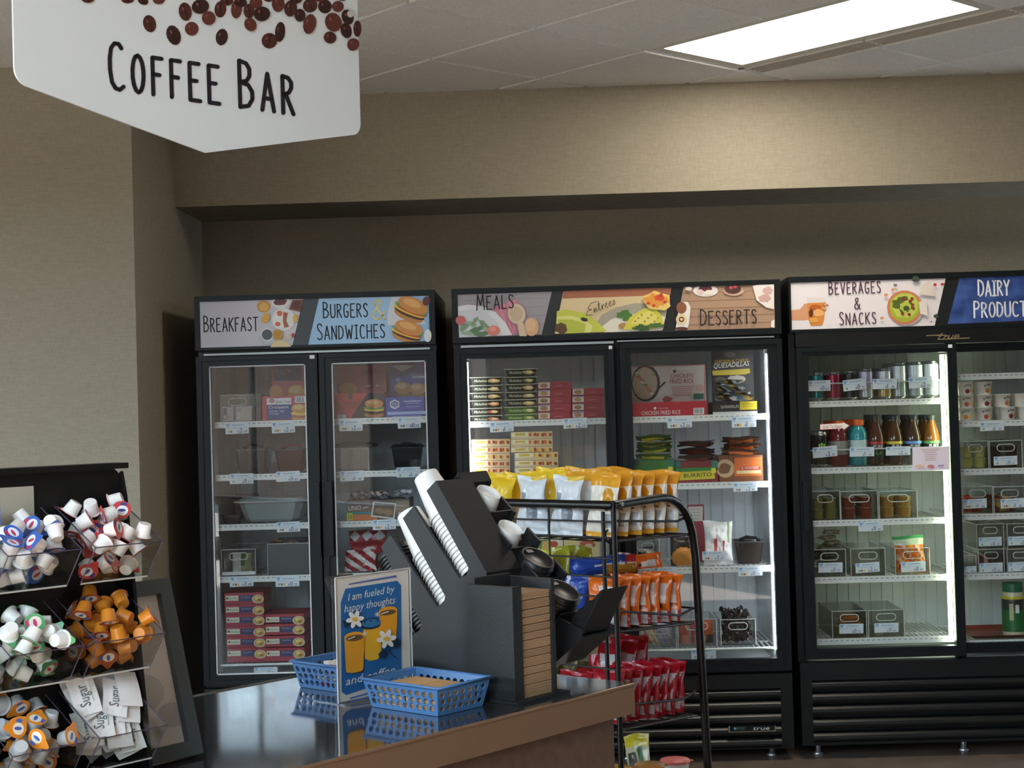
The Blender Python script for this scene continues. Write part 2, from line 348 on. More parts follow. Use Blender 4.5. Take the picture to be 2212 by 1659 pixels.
# ceiling: slab, hanging grid bars, tiles laid at an angle to the fridge wall
ceil = struct('ceiling', MB().box((-7,HY,ZC+.03), (5.1,YW,ZC+.1), BASEM))
struct('ceiling_hall', MB().box((-5.1,-3.6,HZ), (5.1,HY+.1,HZ+.1), CEILM))
GP = .605; GA = math.radians(43.5); GU = Vector((math.cos(GA),math.sin(GA),0)); GV = Vector((-math.sin(GA),math.cos(GA),0)); G0 = Vector((.029,5.667,0))
def gc(u, v, z=0.0): return G0 + GU*(u*GP) + GV*(v*GP) + ZV*z
def tilemesh(du, dv, key={}):
    k = (du, dv)
    if k not in key:
        a, b = du*GP-.014, dv*GP-.014; t = .006
        q = lambda a_, b_, z: [GU*0 + GU*x + GV*y + ZV*z for x, y in ((-a_/2,-b_/2),(a_/2,-b_/2),(a_/2,b_/2),(-a_/2,b_/2))]
        key[k] = MB().hexa(q(a-t,b-t,-.014), q(a,b,0), CEILM).mesh('ceiling_tile')
    return key[k]
LIGHTS = set()
lights = [(0, 0)]                              # the one panel the place shows
for a, b in lights: LIGHTS.update({(a+1, b-1), (a+1, b-2)})
VENT = {(2, j) for j in (-1, -2, -3, -4)}
nt_ = 0
for i in range(-9, 8):
    for j in range(-9, 8):
        c = gc(i+.5, j+.5)
        if c.y < 3.3 or c.y > 7.1 or abs(c.x) > 2.9 or (c.y > 6.5 and c.x < -2.2) or (i, j) in LIGHTS: continue
        if (i, j) in VENT: c = gc(i+.6, j+.5); me = tilemesh(.8, 1)
        else: me = tilemesh(1, 1)
        o = bpy.data.objects.new('ceiling_tile', me); COL.objects.link(o); o.parent = ceil; o.location = c + ZV*ZC; nt_ += 1
def bar(p, q, wd, d0, d1, m_):
    t = (q-p).normalized(); s_ = t.cross(ZV)*wd
    return MB().hexa([p-s_+ZV*d0, q-s_+ZV*d0, q+s_+ZV*d0, p+s_+ZV*d0], [p-s_+ZV*d1, q-s_+ZV*d1, q+s_+ZV*d1, p+s_+ZV*d1], m_)
for i in range(-8, 9):
    build('grid_bar', bar(gc(i, -9, ZC), gc(i, 8, ZC), .012, -.004, .02, BARM), ceil)
for j in range(-8, 8):
    cuts = sorted(a for a, b in lights if b-1 == j)
    us = [-9]
    for a in cuts: us += [a+1, a+2]
    us.append(8)
    for k in range(0, len(us), 2):
        if us[k+1]-us[k] > .01: build('grid_bar', bar(gc(us[k], j, ZC), gc(us[k+1], j, ZC), .012, -.004, .0199, BARM), ceil)
# far part of the ceiling (towards and behind the camera) is plain
build('ceiling_field', MB().box((-7,HY,ZC), (5.1,3.0,ZC+.03), CEILM), ceil)
LAMP = mat('#fff6e6', .5, emit=PANEL_EMIT); LFR = mat('#c9c6be', .4)
def ceiling_light(a, b, label):
    t = thing('ceiling_light', label, 'light', gc(a+1.5, b-1, ZC-.006))
    u0, u1, v0, v1 = a+1.02, a+1.97, b-1.98, b-.02; i = .07; z = ZC-.006
    Q = lambda u_0,u_1,v_0,v_1,z_: [gc(u_0,v_0,z_), gc(u_1,v_0,z_), gc(u_1,v_1,z_), gc(u_0,v_1,z_)]
    f = MB()
    for r in ((u0,u1,v0,v0+i),(u0,u1,v1-i,v1),(u0,u0+i,v0+i,v1-i),(u1-i,u1,v0+i,v1-i)): f.hexa(Q(*r,z), Q(*r,z+.03), LFR)
    build('frame', f, t)
    build('diffuser', MB().hexa(Q(u0+i,u1-i,v0+i,v1-i,z+.006), Q(u0+i,u1-i,v0+i,v1-i,z+.02), LAMP), t)
    return t
ceiling_light(0, 0, 'bright rectangular ceiling light beside the slotted vent near the fridge wall')
VG = mat('#b5afa2', .5); VD = mat('#0d0c0b', .8)  # VD: slot backing coloured near black to stand for the shade of depth
for k, (va, vb) in enumerate(((-1.0, -.03), (-2.0, -1.03), (-3.0, -2.03))):
    t = thing('ceiling_vent', ('slotted linear vent in the ceiling at the inner half of the light panel', 'slotted linear vent in the ceiling at the outer half of the light panel', 'slotted linear vent running past the end of the light panel')[k], 'vent', gc(2.1, (va+vb)/2, ZC-.008), group='slotted ceiling vents')
    z = ZC-.008
    Q = lambda u_0,u_1,z_: [gc(u_0,va,z_), gc(u_1,va,z_), gc(u_1,vb,z_), gc(u_0,vb,z_)]
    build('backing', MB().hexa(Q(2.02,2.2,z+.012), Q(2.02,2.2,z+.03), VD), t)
    for s in range(4): build('slat', MB().hexa(Q(2.02+s*.053,2.045+s*.053,z), Q(2.02+s*.053,2.045+s*.053,z+.014), VG), t)
    build('frame', MB().hexa(Q(2.0,2.02,z-.002), Q(2.0,2.02,z+.02), LFR), t)
# ================================================================== hanging sign
SN = .30
t = thing('hanging_sign', 'white pentagon sign reading Coffee Bar with coffee beans, hung over the counter', 'sign', cw(-.849, SN, 1.97))
SM = mat('#d6dfe3', .45)
def rc(cx, cy, r, a0, a1, n=6): return [(cx+r*math.cos(math.radians(a0+(a1-a0)*i/n)), cy+r*math.sin(math.radians(a0+(a1-a0)*i/n))) for i in range(n+1)]
poly = rc(-1.234+.03, 2.068, .03, 180, 250) + [(-.849,1.968)] + rc(-.46-.025, 2.068, .025, 290, 360) + rc(-.46-.025, 2.33, .025, 0, 90) + rc(-1.234+.025, 2.33, .025, 90, 180)
sfr = Fr(CN + NV*SN, EV, ZV)     # W = E x Z = -N side (towards the camera)
build('panel', MB().prism(poly, -.004, 0, SM, sfr), t)
m = MB(); p = Pr(m, plane_n(SN))
p.hand('COFFEE BAR', (238,191), (634,247), 100, 9, INK, small=.80, gap=.24)
build('lettering', m, t)
beans = [(323,51,14,19,-15),(375,76,15,22,-20),(414,62,15,15,30),(400,25,14,20,-10),(433,14,19,16,-10),(451,39,15,15,0),(476,20,13,18,5),(479,80,13,18,10),(511,20,12,20,5),(538,24,12,16,0),(566,30,18,16,-10),(541,53,13,15,-30),(582,88,17,17,25),(605,69,11,22,5),(601,8,14,18,0),(628,18,14,18,10),(648,33,12,14,0),(669,52,14,22,12),(670,12,16,15,-20),(702,14,15,15,-10),(720,48,18,21,-20),(713,81,14,13,20),(748,66,12,17,-15),(763,96,13,14,40),(772,62,9,18,0),(751,37,13,17,-20),(730,14,13,12,0),(490,2,14,10,0),(520,5,14,10,10),(553,6,14,12,0),(276,0,14,7,0),(309,2,12,8,20),(343,0,13,9,0),(190,-2,14,8,0),(640,-6,15,14,0),(690,-8,15,12,0),(580,-8,14,12,0),(740,-10,14,12,0),(610,-14,14,12,0),(660,-20,16,12,0)]
BE = [mat('#4a241f', .4), mat('#341918', .4), mat('#5c2e27', .4)]; BEH = mat('#84564c', .4); BEC = mat('#22100f', .5)
for i, (x, y, rx, ry, ro) in enumerate(beans):
    m = MB(); p = Pr(m, plane_n(SN)); p.k = i % 6
    p.ell(x, y, rx, ry, BE[i % 3], ro, 14)
    c, s_ = math.cos(math.radians(ro)), math.sin(math.radians(ro))
    if i % 3 != 2:
        p.line([(x-s_*-ry*k*.85*-1 + c*math.sin(k*3)*2.2, y+c*ry*k*.85) for k in (-1,-.5,0,.5,1)], 2.4, BEC)
    p.ell(x-rx*.35, y-ry*.3, rx*.14, ry*.22, BEH, ro, 8)
    b = build('printed_bean', m, t)
    if i == 0: b['label'] = 'brown coffee bean printed on the sign'
for e in (-1.15, -.52): build('hanging_wire', MB().tube([cw(e, SN-.002, 2.335), cw(e, SN-.002, ZC-.004)], .0025, CHROME, 6), t)
m = MB().tube([onn(757,30,SN-.008), onn(757,30,SN+.008)], .007, CHROME, 12)
build('grommet', m, t)
# ================================================================== refrigerated cabinets
LINER = noisemat('fridge_liner', '#b9bfc2', '#c6cbcc', (6,6,6), .45, 0)
SHW = mat('#e9ebe8', .35); NAVY = mat('#26336f', .5); TAGW = mat('#e4ecf2', .5); TAGB = mat('#7fb2e6', .5); DASH = mat('#9aa09f', .6)
LBLU = mat('#a9c4df', .5); YELP = mat('#e8c53a', .5); GRNP = mat('#6fae6a', .5); REDP = mat('#c2272d', .5)
SHY = D + .085            # front of the shelves
def xz(px, py, y): p = ony(px, py, y); return p.x, p.z
def price_tag(parent, cx, cy, dollars, cents, y, w=50, h=25, rot=0.0, dots=0):
    """small shelf card: pale card, blue gem, dollars large and cents small"""
    m = MB(); c, s = math.cos(math.radians(rot)), math.sin(math.radians(rot))
    def pl(u, v, lift=0.0):
        x = (u-.5)*w; yy = (v-.5)*h - (u-.5)*w*.0286; return ony(cx+x*c-yy*s, cy+x*s+yy*c, y-lift)
    q0 = [pl(0,1), pl(1,1), pl(1,0), pl(0,0)]; q1 = [pl(0,1,.0015), pl(1,1,.0015), pl(1,0,.0015), pl(0,0,.0015)]
    m.hexa(q1, q0, TAGW)
    L = .0024
    m.poly([pl(.02,.08,L), pl(.06,.30,L), pl(.12,.42,L), pl(.20,.08,L)], TAGB)
    m.poly([pl(.28,.28,L), pl(.80,.28,L), pl(.80,.16,L), pl(.28,.16,L)], LBLU)
    m.poly([pl(.03,.48,L), pl(.97,.48,L), pl(.97,.45,L), pl(.03,.45,L)], LBLU)
    for i in range(dots):
        mm = (YELP, GRNP, REDP)[(i+1) % 3]; m.poly([pl(.12+.1*i,.88,L), pl(.19+.1*i,.88,L), pl(.19+.1*i,.68,L), pl(.12+.1*i,.68,L)], mm)
    for tx, u0, v0, hh in (('$', .53, .92, .22), (dollars, .61, .92, .42), (cents, .75, .93, .24)):
        vs_, fs, x0, x1 = textmesh(tx); k = hh*h/w
        m.add([pl(u0+(x-x0)*k, v0-yy*hh, L+.0005) for x, yy in vs_], fs, NAVY)
    return build('price_tag', m, parent)
def shelf(root, x0, x1, z, tags=(), bottom=False, yb=None, depth=.50):
    """white wire shelf with a price rail along its front"""
    m = MB(); y0 = SHY; y1 = y0+depth
    if bottom:
        m.tube([(x0,y0,z),(x1,y0,z)], .006, SHW, 6).tube([(x0,y0,z),(x0,y0+.03,z-.03)], .005, SHW, 6).tube([(x1,y0,z),(x1,y0+.03,z-.03)], .005, SHW, 6)
    else:
        m.box((x0,y0,z-.014), (x1,y0+.006,z+.012), SHW)
        n = int((x1-x0)/.022)
        for i in range(n): x = x0+.008+i*.022; m.box((x,y0-.0008,z+.001), (x+.012,y0,z+.005), DASH)
    m.tube([(x0,y1,z),(x1,y1,z)], .004, SHW, 4).tube([(x0,y0+.2,z-.004),(x1,y0+.2,z-.004)], .004, SHW, 4)
    n = int((x1-x0)/.021)
    for i in range(n+1):
        x = x0+(x1-x0)*i/n; m.box((x-.0018,y0+.004,z+.001), (x+.0018,y1,z+.0046), SHW)
    s = build('shelf', m, root)
    for t_ in tags: price_tag(s, *t_)
    return s
def door(root, x0, x1, z0, z1, gx0, gx1, gz0, gz1, y, handle=None, rim=None):
    """framed glass door: stepped black frame, clear pane and a bar handle"""
    m = MB(); t_ = .045
    def ring(a0,a1,b0,b1,i0,i1,j0,j1,ya,yb_,mm):
        m.box((a0,ya,b0),(i0,yb_,b1),mm).box((i1,ya,b0),(a1,yb_,b1),mm).box((i0,ya,b0),(i1,yb_,j0),mm).box((i0,ya,j1),(i1,yb_,b1),mm)
    bx, bz = (gx0-x0)*.45, (gz0-z0)*.45
    ring(x0,x1,z0,z1, x0+bx,x1-bx, z0+bz,z1-bz, y, y+t_, FRAME)
    ring(x0+bx,x1-bx,z0+bz,z1-bz, gx0,gx1,gz0,gz1, y+.008, y+t_, FRAME)
    d = build('door', m, root)
    if rim is not None:
        r = MB(); k = .005
        for a in ((gx0,gz0,gx0+k,gz1),(gx1-k,gz0,gx1,gz1),(gx0,gz0,gx1,gz0+k),(gx0,gz1-k,gx1,gz1)): r.box((a[0],y+.012,a[1]),(a[2],y+.02,a[3]), rim)
        build('pane_trim', r, d)
    build('pane', MB().box((gx0,y+.02,gz0),(gx1,y+.026,gz1), GLASS), d)
    if handle:
        hx, hz0, hz1 = handle
        build('handle', MB().box((hx-.012,y-.022,hz0),(hx+.012,y-.012,hz1), FRAME).box((hx-.012,y-.012,hz0),(hx-.004,y,hz1), BLACK2).box((hx-.012,y-.013,hz0),(hx+.012,y+.001,hz0+.02), FRAME).box((hx-.012,y-.013,hz1-.02),(hx+.012,y+.001,hz1), FRAME), d)
    return d
def cabinet(root, x0, x1, ztop=1.996, zhead=1.769, zg=.355, dep=.76, mull=None, liner=LINER):
    yf = D+.05
    m = MB()
    m.box((x0,yf,.05),(x0+.035,D+dep,ztop),BLACK).box((x1-.035,yf,.05),(x1,D+dep,ztop),BLACK)
    m.box((x0+.035,D+dep-.03,.05),(x1-.035,D+dep,ztop),BLACK).box((x0+.035,yf,ztop-.02),(x1-.035,D+dep-.03,ztop),BLACK)
    m.box((x0+.035,yf,.05),(x1-.035,D+dep-.03,.07),BLACK).box((x0+.035,yf+.0,zg),(x1-.035,D+dep-.03,zg+.03),BLACK)
    m.box((x0+.035,yf,zhead-.035),(x1-.035,yf+.05,zhead),BLACK)
    if mull: m.box((mull-.02,yf,zg+.03),(mull+.02,yf+.03,zhead-.035),BLACK2)
    build('cabinet_shell', m, root)
    l = MB(); xi0, xi1, yi, zi0, zi1 = x0+.036, x1-.036, D+dep-.09, zg+.031, zhead-.01
    l.box((xi0,yf+.03,zi0),(xi0+.012,yi,zi1),liner).box((xi1-.012,yf+.03,zi0),(xi1,yi,zi1),liner).box((xi0,yf+.03,zi1-.01),(xi1,yi,zi1),liner).box((xi0,yf+.03,zi0),(xi1,yi,zi0+.01),liner)
    n = int((xi1-xi0)/.05)
    l.box((xi0,yi,zi0),(xi1,yi+.01,zi1),liner)
    for i in range(n): x = xi0+(xi1-xi0)*i/n; l.box((x+.004,yi-.006,zi0),(x+(xi1-xi0)/n-.004,yi,zi1),liner)
    for a in (xi0+.012, xi1-.015):        # shelf standards
        for yy in (yf+.12, yi-.1): l.box((a,yy,zi0),(a+.003,yy+.02,zi1), mat('#aab0b2',.4))
    build('interior_liner', l, root)
def header(root, x0, x1, z0, z1, ix0, ix1, iz0, iz1):
    m = MB(); y = D-.004; yb_ = D+.05
    m.box((x0,y,z0),(ix0,yb_,z1),FRAME).box((ix1,y,z0),(x1,yb_,z1),FRAME).box((ix0,y,z0),(ix1,yb_,iz0),FRAME).box((ix0,y,iz1),(ix1,yb_,z1),FRAME)
    build('sign_frame', m, root)
    m = MB().box((ix0,D+.004,iz0),(ix1,D+.02,iz1), mat('#14181a',.4)); build('sign_board', m, root)
def grille(root, x0, x1, z0, z1, ys, xa, xb, n=None):
    m = MB(); y = D+.004
    m.box((x0,y,z0),(xa,y+.05,z1),BLACK).box((xb,y,z0),(x1,y+.05,z1),BLACK).box((xa,y,ys[0]+.018),(xb,y+.05,z1),BLACK).box((xa,y,z0),(xb,y+.05,ys[-1]-.022),BLACK).box((xa,y+.045,z0),(xb,y+.05,z1),BLACK)
    g = build('grille_frame', m, root)
    fr = Fr((xa,0,0),(0,1,0),(0,0,1))
    for z in ys:
        s = MB(); pts = [(D+.006,z-.018),(D+.002,z-.008),(D+.004,z+.004),(D+.014,z+.014),(D+.040,z+.018),(D+.040,z-.006)]
        s.prism(pts, 0, xb-xa, mat('#101213',.36), Fr((xa,0,0),(0,1,0),(0,0,1))); build('slat', s, g)
    for x in (x0+.08, x1-.08, (x0+x1)/2):
        build('foot', MB().lathe([(.018,0),(.022,.006),(.012,.012),(.012,.056)],10,mat('#b9babd',.3,.8),Matrix.Translation((x,D+.1,0)),cap0=True), root)
def led(root, x, y, z0, z1, col, e):
    build('light_strip', MB().box((x-.008,y,z0),(x+.008,y+.012,z1), mat(col,.5,emit=e)), root)
TXT = INK
# ---------------------------------------------------------------- fridge with Breakfast and Burgers sign
f1 = thing('display_freezer', 'narrow two-door black freezer with Breakfast and Burgers and Sandwiches sign', 'freezer', (-.917, D, 0))
X0, X1 = -1.42, -.413
cabinet(f1, X0, X1, mull=-.908)
header(f1, X0, X1, 1.769, 1.996, -1.398, -.437, 1.781, 1.974)
yS = plane_y(D+.003)
def printed(root, name, fn, plane=None):
    m = MB(); p = Pr(m, plane or yS); fn(p); return build(name, m, root)
def brk(p):
    p.poly([(431,651),(655,646),(631,749),(433,753)], mat('#dcdae4',.5))
    p.hand('BREAKFAST', (441,717), (557,714), 34, 2.6, TXT, .84)
    pw = mat('#f2f1ee',.5)
    p.ell(570,662,15,13,mat('#e3a344',.5)); p.ell(570,663,10,9,mat('#f0c36a',.5))
    p.ell(606,652,20,14,pw); p.blob(606,652,14,8,mat('#6b3436',.5),4); p.ell(600,655,3,3,mat('#3c4470',.5)); p.ell(611,656,3,3,mat('#b53039',.5))
    p.poly([(632,648),(654,647),(649,674),(624,668)], mat('#7d4434',.5)); p.poly([(636,651),(650,650),(646,668),(630,664)], mat('#5d2c22',.5))
    p.ell(612,690,25,25,pw); p.blob(603,694,13,17,mat('#fdfdfb',.5),6); p.ell(604,677,6,6,mat('#e8745a',.5)); p.ell(600,700,6,5,mat('#ea7a58',.5))
    p.poly([(612,674),(622,676),(618,692),(624,706),(614,708),(611,694)], mat('#b0674c',.5))
    p.ell(574,687,8,12,mat('#f1bb52',.5),25); p.ell(638,688,5,9,mat('#efc15a',.5))
    p.ell(578,731,19,13,mat('#c9cdd0',.5)); p.ell(577,723,14,14,mat('#eef0f0',.5)); p.ell(577,723,11.5,11.5,mat('#3f464d',.4))
    p.ell(600,723,11,12,mat('#e0b04e',.5))
    for i in range(4): p.line([(593+i*4,714),(591+i*4,733)],.8,mat('#b98a35',.5)); p.line([(590,716+i*4.5),(611,716+i*4.5)],.8,mat('#b98a35',.5))
    p.poly([(584,750),(590,740),(604,734),(618,738),(630,749)], mat('#ead3a0',.5)); p.blob(622,728,9,6,mat('#d9cdb9',.5),9); p.ell(633,724,3,5,mat('#c23a42',.5))
printed(f1, 'breakfast_print', brk)
def brg(p):
    p.poly([(689,645),(927,639),(929,742),(665,748)], mat('#a6cdf0',.5))
    p.hand('BURGERS', (699,687), (794,684), 34, 2.6, TXT, .84); p.hand('SANDWICHES', (686,734), (831,729), 34, 2.6, TXT, .84)
    p.hand('&', (804,690), (832,689), 42, 3.4, mat('#f3dc8e',.5), 1)
    p.poly([(845,642),(876,640),(920,700),(838,703),(836,680)], mat('#d7dbe4',.5))
    def burger(cx,cy,r,rot):
        c,s = math.cos(math.radians(rot)), math.sin(math.radians(rot)); q = lambda x,y:(cx+x*c-y*s, cy+x*s+y*c)
        for dx,dy,rx,ry,cl in ((0,13,.95,.34,'#c98a45'),(0,8,1.0,.26,'#4a2a1f'),(-2,5,1.02,.2,'#f0c63b'),(1,2,.98,.2,'#c5473a'),(-1,-1,1.05,.22,'#6f9a3e'),(1,-8,.98,.52,'#d3904a'),(-3,-11,.6,.25,'#e4b06c')):
            x,y = q(dx*r/34,dy*r/34*1.15); p.ell(x,y,rx*r,ry*r*.9,mat(cl,.5),rot,16)
    burger(888,668,35,22); burger(880,716,32,18); p.ell(921,650,8,10,mat('#5b2c22',.5),20); p.ell(924,725,8,14,mat('#dfe6e6',.5))
printed(f1, 'burger_print', brg)
build('header_strip', MB().box((-1.39,D+.02,1.748),(-.44,D+.03,1.756),mat('#d9e4e4',.3)), f1)
door(f1, -1.42, -.912, .372, 1.743, -1.368, -.963, .412, 1.702, D, (-.925, .90, 1.21), WHITEP)
door(f1, -.905, -.413, .372, 1.743, -.854, -.458, .412, 1.702, D, (-.872, .90, 1.21), WHITEP)
build('door_label', MB().box((-.942,D-.0015,1.722),(-.922,D,1.737),WHITEP), f1)
grille(f1, X0, X1, .05, .355, [.281,.231,.179,.127,.078], X0+.06, X1-.06)
ZF1 = [1.456, 1.232, 1.022, .802, .440]
tz = lambda z, px: None
tg = SHY-.002
T1 = [[(512,925,'2','.00',tg,50,24,-1.5,2),(612,923,'2','.00',tg,50,24,-1.5,3)], [(522,1034,'0','.50',tg,51,22,0,1),(622,1029,'0','.60',tg,51,22,-1,0)],
      [(623,1138,'0','.35',tg,50,22,-1,2)], [(522,1256,'3','.00',tg,51,22,-1,3),(621,1256,'0','.75',tg,51,22,0,3)], [(574,1448,'0','.75',tg,51,14,0,0)]]
T1R = [[(758,919,'2','.00',tg,50,24,0,3),(884,913,'0','.75',tg,50,24,-1,2)], [(760,1028,'1','.00',tg,51,22,-1,1),(882,1020,'1','.00',tg,51,22,-1,1)], [(830,1133,'2','.00',tg,50,22,-1,3)], [], []]
for i, z in enumerate(ZF1):
    shelf(f1, -1.366, -.93, z, T1[i], i == 4); shelf(f1, -.886, -.467, z, T1R[i], i == 4)
# ---------------------------------------------------------------- fridge with Meals, Entrees, Desserts sign
f2 = thing('display_freezer', 'wide two-door black freezer with Meals, Entrees and Desserts sign', 'freezer', (.345, D, 0))
X0, X1 = -.342, 1.028
cabinet(f2, X0, X1, mull=.34)
header(f2, X0, X1, 1.769, 1.996, -.317, 1.005, 1.790, 1.976)
def meals(p):
    p.poly([(988,637),(1192,630),(1170,723),(991,729)], mat('#a19ba2',.5))
    for i in range(4): p.line([(1000+i*9,650+i*19),(1185-i*4,643+i*19)],.9,mat('#8d868e',.5))
    p.poly([(1062,666),(1116,646),(1124,663),(1118,720),(1100,724),(1086,690)], mat('#d7879b',.5))
    for i in range(5): p.line([(1066+i*11,664-i*4),(1088+i*8,706+i*2)],1.1,mat('#eec5cf',.5))
    p.poly([(989,662),(1010,658),(1040,661),(1070,674),(1092,697),(1106,724),(992,729)], mat('#e3e4ea',.5))
    p.poly([(989,672),(1020,668),(1050,676),(1074,695),(1086,725),(992,729)], mat('#d3d6de',.5))
    for i,(x,y,rx,ry,ro) in enumerate([(1004,706,14,6,-40),(1018,700,18,5,30),(1030,712,18,6,-20),(1044,700,16,5,40),(1012,720,14,5,10),(1040,721,16,5,-15),(1026,694,10,4,-60),(1052,712,12,5,20)]):
        p.blob(x,y,rx,ry,mat(('#7f9a78','#9db59a','#5f7f5d')[i%3],.5),i,14,.3,ro)
    p.ell(995,692,11,10,mat('#c9696c',.5)); p.ell(1066,714,14,11,mat('#d98071',.5)); p.ell(1064,711,8,6,mat('#e29a8c',.5))
    p.ell(1116,678,19,22,mat('#dcc7ac',.5),-15); p.ell(1115,677,14,17,mat('#cdb598',.5),-15); p.poly([(1118,698),(1130,696),(1138,726),(1122,726)],mat('#d8c2a6',.5))
    p.ell(1148,706,16,20,mat('#d9ae86',.5)); p.ell(1146,702,11,14,mat('#e3bc97',.5))
    p.hand('MEALS', (1030,670), (1109,665), 33, 2.6, TXT, .86)
printed(f2, 'meals_print', meals)
def entr(p):
    p.poly([(1217,629),(1451,620),(1430,714),(1198,721)], mat('#dcc79c',.5))
    p.poly([(1217,629),(1451,620),(1448,637),(1215,645)], mat('#a9694e',.5))
    p.poly([(1286,700),(1300,680),(1330,664),(1370,655),(1410,656),(1442,664),(1432,713),(1300,718)], mat('#a9a291',.5))
    p.poly([(1302,704),(1320,690),(1350,680),(1400,676),(1438,684),(1430,714),(1304,718)], mat('#e4dfcf',.5))
    p.poly([(1203,672),(1222,668),(1262,676),(1290,694),(1312,716),(1200,721)], mat('#c6cc4e',.5)); p.poly([(1203,684),(1230,682),(1262,688),(1280,704),(1276,718),(1200,721)], mat('#dfe08a',.5))
    p.poly([(1204,690),(1236,690),(1266,700),(1262,719),(1210,721)], mat('#b9c247',.5)); p.blob(1212,710,14,12,mat('#5d3f25',.5),3); p.ell(1262,690,8,4,mat('#33321c',.5),15)
    p.blob(1350,680,15,11,mat('#4c7a35',.5),5,18,.3); p.blob(1346,704,10,7,mat('#b58a57',.5),8)
    p.poly([(1346,712),(1360,686),(1384,670),(1410,660),(1428,680),(1434,705),(1400,712)], mat('#d6cf49',.5)); p.poly([(1362,700),(1376,682),(1404,670),(1420,684),(1418,700)], mat('#e4dd74',.5))
    for i in range(8): p.blob(1372+i*7,694-(i%3)*7,2.2,1.5,mat('#b8632f',.5),i)
    p.blob(1385,708,18,7,mat('#3c5f2b',.5),11,18,.3); p.blob(1418,703,16,6,mat('#4a6f33',.5),12,18,.3)
    p.blob(1420,650,30,20,mat('#f0cf74',.5),14,20,.12,10); p.blob(1418,648,22,14,mat('#e89a3f',.5),15,18,.3,10); p.blob(1424,643,12,7,mat('#d9542e',.5),16,14,.35,10)
    for i,(x,y) in enumerate(((1400,655),(1412,660),(1436,652),(1428,636))): p.blob(x,y,4,3,mat('#c9482b',.5),i)
    p.line([(1290,651),(1276,655),(1270,667),(1279,669),(1270,671),(1266,681),(1280,680)],1.3,mat('#463a3a',.5))
    base=(1284,677); c=math.cos(-.40); s=math.sin(-.40); x=0.0
    for ch in 'ntrees':
        w,st=GL[ch]
        for pl in st: p.line([(base[0]+(x+u*24+v*6)*c+v*24*s*1, base[1]+(x+u*24)*s-v*24*c) for u,v in pl],1.3,mat('#463a3a',.5))
        x+=w*30
printed(f2, 'entrees_print', entr)
def dess(p):
    p.poly([(1477,619),(1672,612),(1674,708),(1458,714)], mat('#b08e74',.5))
    for i in range(5): p.line([(1474-i*3,634+i*17),(1672,627+i*17)],1.0,mat('#8f6f58',.5))
    p.ell(1524,628,27,13,mat('#ece6e4',.5)); p.blob(1524,622,15,8,mat('#5f2b30',.5),3); p.ell(1513,631,7,6,mat('#e8c9c6',.5)); p.ell(1531,632,8,6,mat('#f1e6d3',.5))
    p.ell(1585,629,22,10,mat('#cba68f',.5)); p.ell(1583,624,18,11,mat('#4d2e2c',.5)); p.ell(1579,621,4,4,mat('#c04a55',.5)); p.ell(1588,619,4,4,mat('#c04a55',.5))
    p.poly([(1626,618),(1640,614),(1672,613),(1672,668),(1655,664),(1634,648)], mat('#ece4df',.5)); p.blob(1658,628,12,9,mat('#d3aca8',.5),7); p.blob(1652,644,14,8,mat('#cda79b',.5),9)
    p.poly([(1470,652),(1486,652),(1492,664),(1488,700),(1484,712),(1459,714),(1464,680)], mat('#efe9e4',.5)); p.ell(1472,665,11,13,mat('#8d5a3c',.5)); p.ell(1472,690,12,12,mat('#e6d3a6',.5)); p.ell(1472,690,6,6,mat('#7c4d30',.5)); p.ell(1472,690,3,3,mat('#e6d3a6',.5)); p.ell(1472,710,14,4,mat('#5d3430',.5))
    p.poly([(1673,690),(1666,694),(1665,706),(1673,708)], mat('#f1eeea',.5)); p.blob(1488,624,8,4,mat('#ddd0cc',.5),3)
    p.hand('DESSERTS', (1514,703), (1634,698), 34, 2.7, TXT, .86)
printed(f2, 'desserts_print', dess)
build('header_strip', MB().box((-.31,D+.02,1.750),(.33,D+.03,1.760),mat('#d9e4e4',.3)).box((.345,D+.02,1.756),(1.0,D+.03,1.762),mat('#d9e4e4',.3)), f2)
door(f2, -.338, .328, .372, 1.745, -.286, .288, .422, 1.702, D, (.318,.85,1.2))
door(f2, .353, 1.028, .372, 1.750, .400, .971, .422, 1.706, D, (.364,.85,1.2))
build('door_label', MB().box((.308,D-.0015,1.726),(.322,D,1.740),WHITEP), f2)
grille(f2, X0, X1, .05, .360, [.281,.231,.179,.127,.078], X0+.06, .978)
m = MB(); p0_, p1_ = ony(1574,1582,D), ony(1675,1566,D); m.box((p0_.x,D-.004,p0_.z),(p1_.x,D+.003,p1_.z),CHROME); pr = Pr(m, plane_y(D-.004)); pr.rect(1577,1568,1673,1579,BLACK2); pr.rect(1584,1570,1609,1577,mat('#27433a',.3)); pr.ell(1588,1574,2.5,2.5,mat('#69aee0',.4)); pr.text('true',(1626,1577),(1662,1576),8,WHITEP,.3)
build('badge', m, f2)
T2L = [[(1084,922,'1','.25',tg,51,22,-2,3),(1243,914,'2','.50',tg,51,22,-1,3)],[],[],[]]
T2R = [[(1468,913,'2','.00',tg,53,22,-1,3),(1607,911,'1','.25',tg,53,24,-1,3)],[(1610,1052,'2','.95',tg,52,19,-1,2)],[(1437,1235,'2','.00',tg,50,20,0,2),(1621,1234,'0','.75',tg,52,20,-1,3)],[(1520,1413,'1','.50',tg,53,20,-1,2)]]
ZF2 = [1.428, 1.143, .789, .4545]
for i, z in enumerate(ZF2):
    shelf(f2, -.29, .31, z, T2L[i], i == 3); shelf(f2, .37, .975, z, T2R[i], i == 3)
led(f2, -.291, D+.06, .45, 1.69, '#f4f8ff', 14); led(f2, .976, D+.06, .45, 1.69, '#f4f8ff', 14)
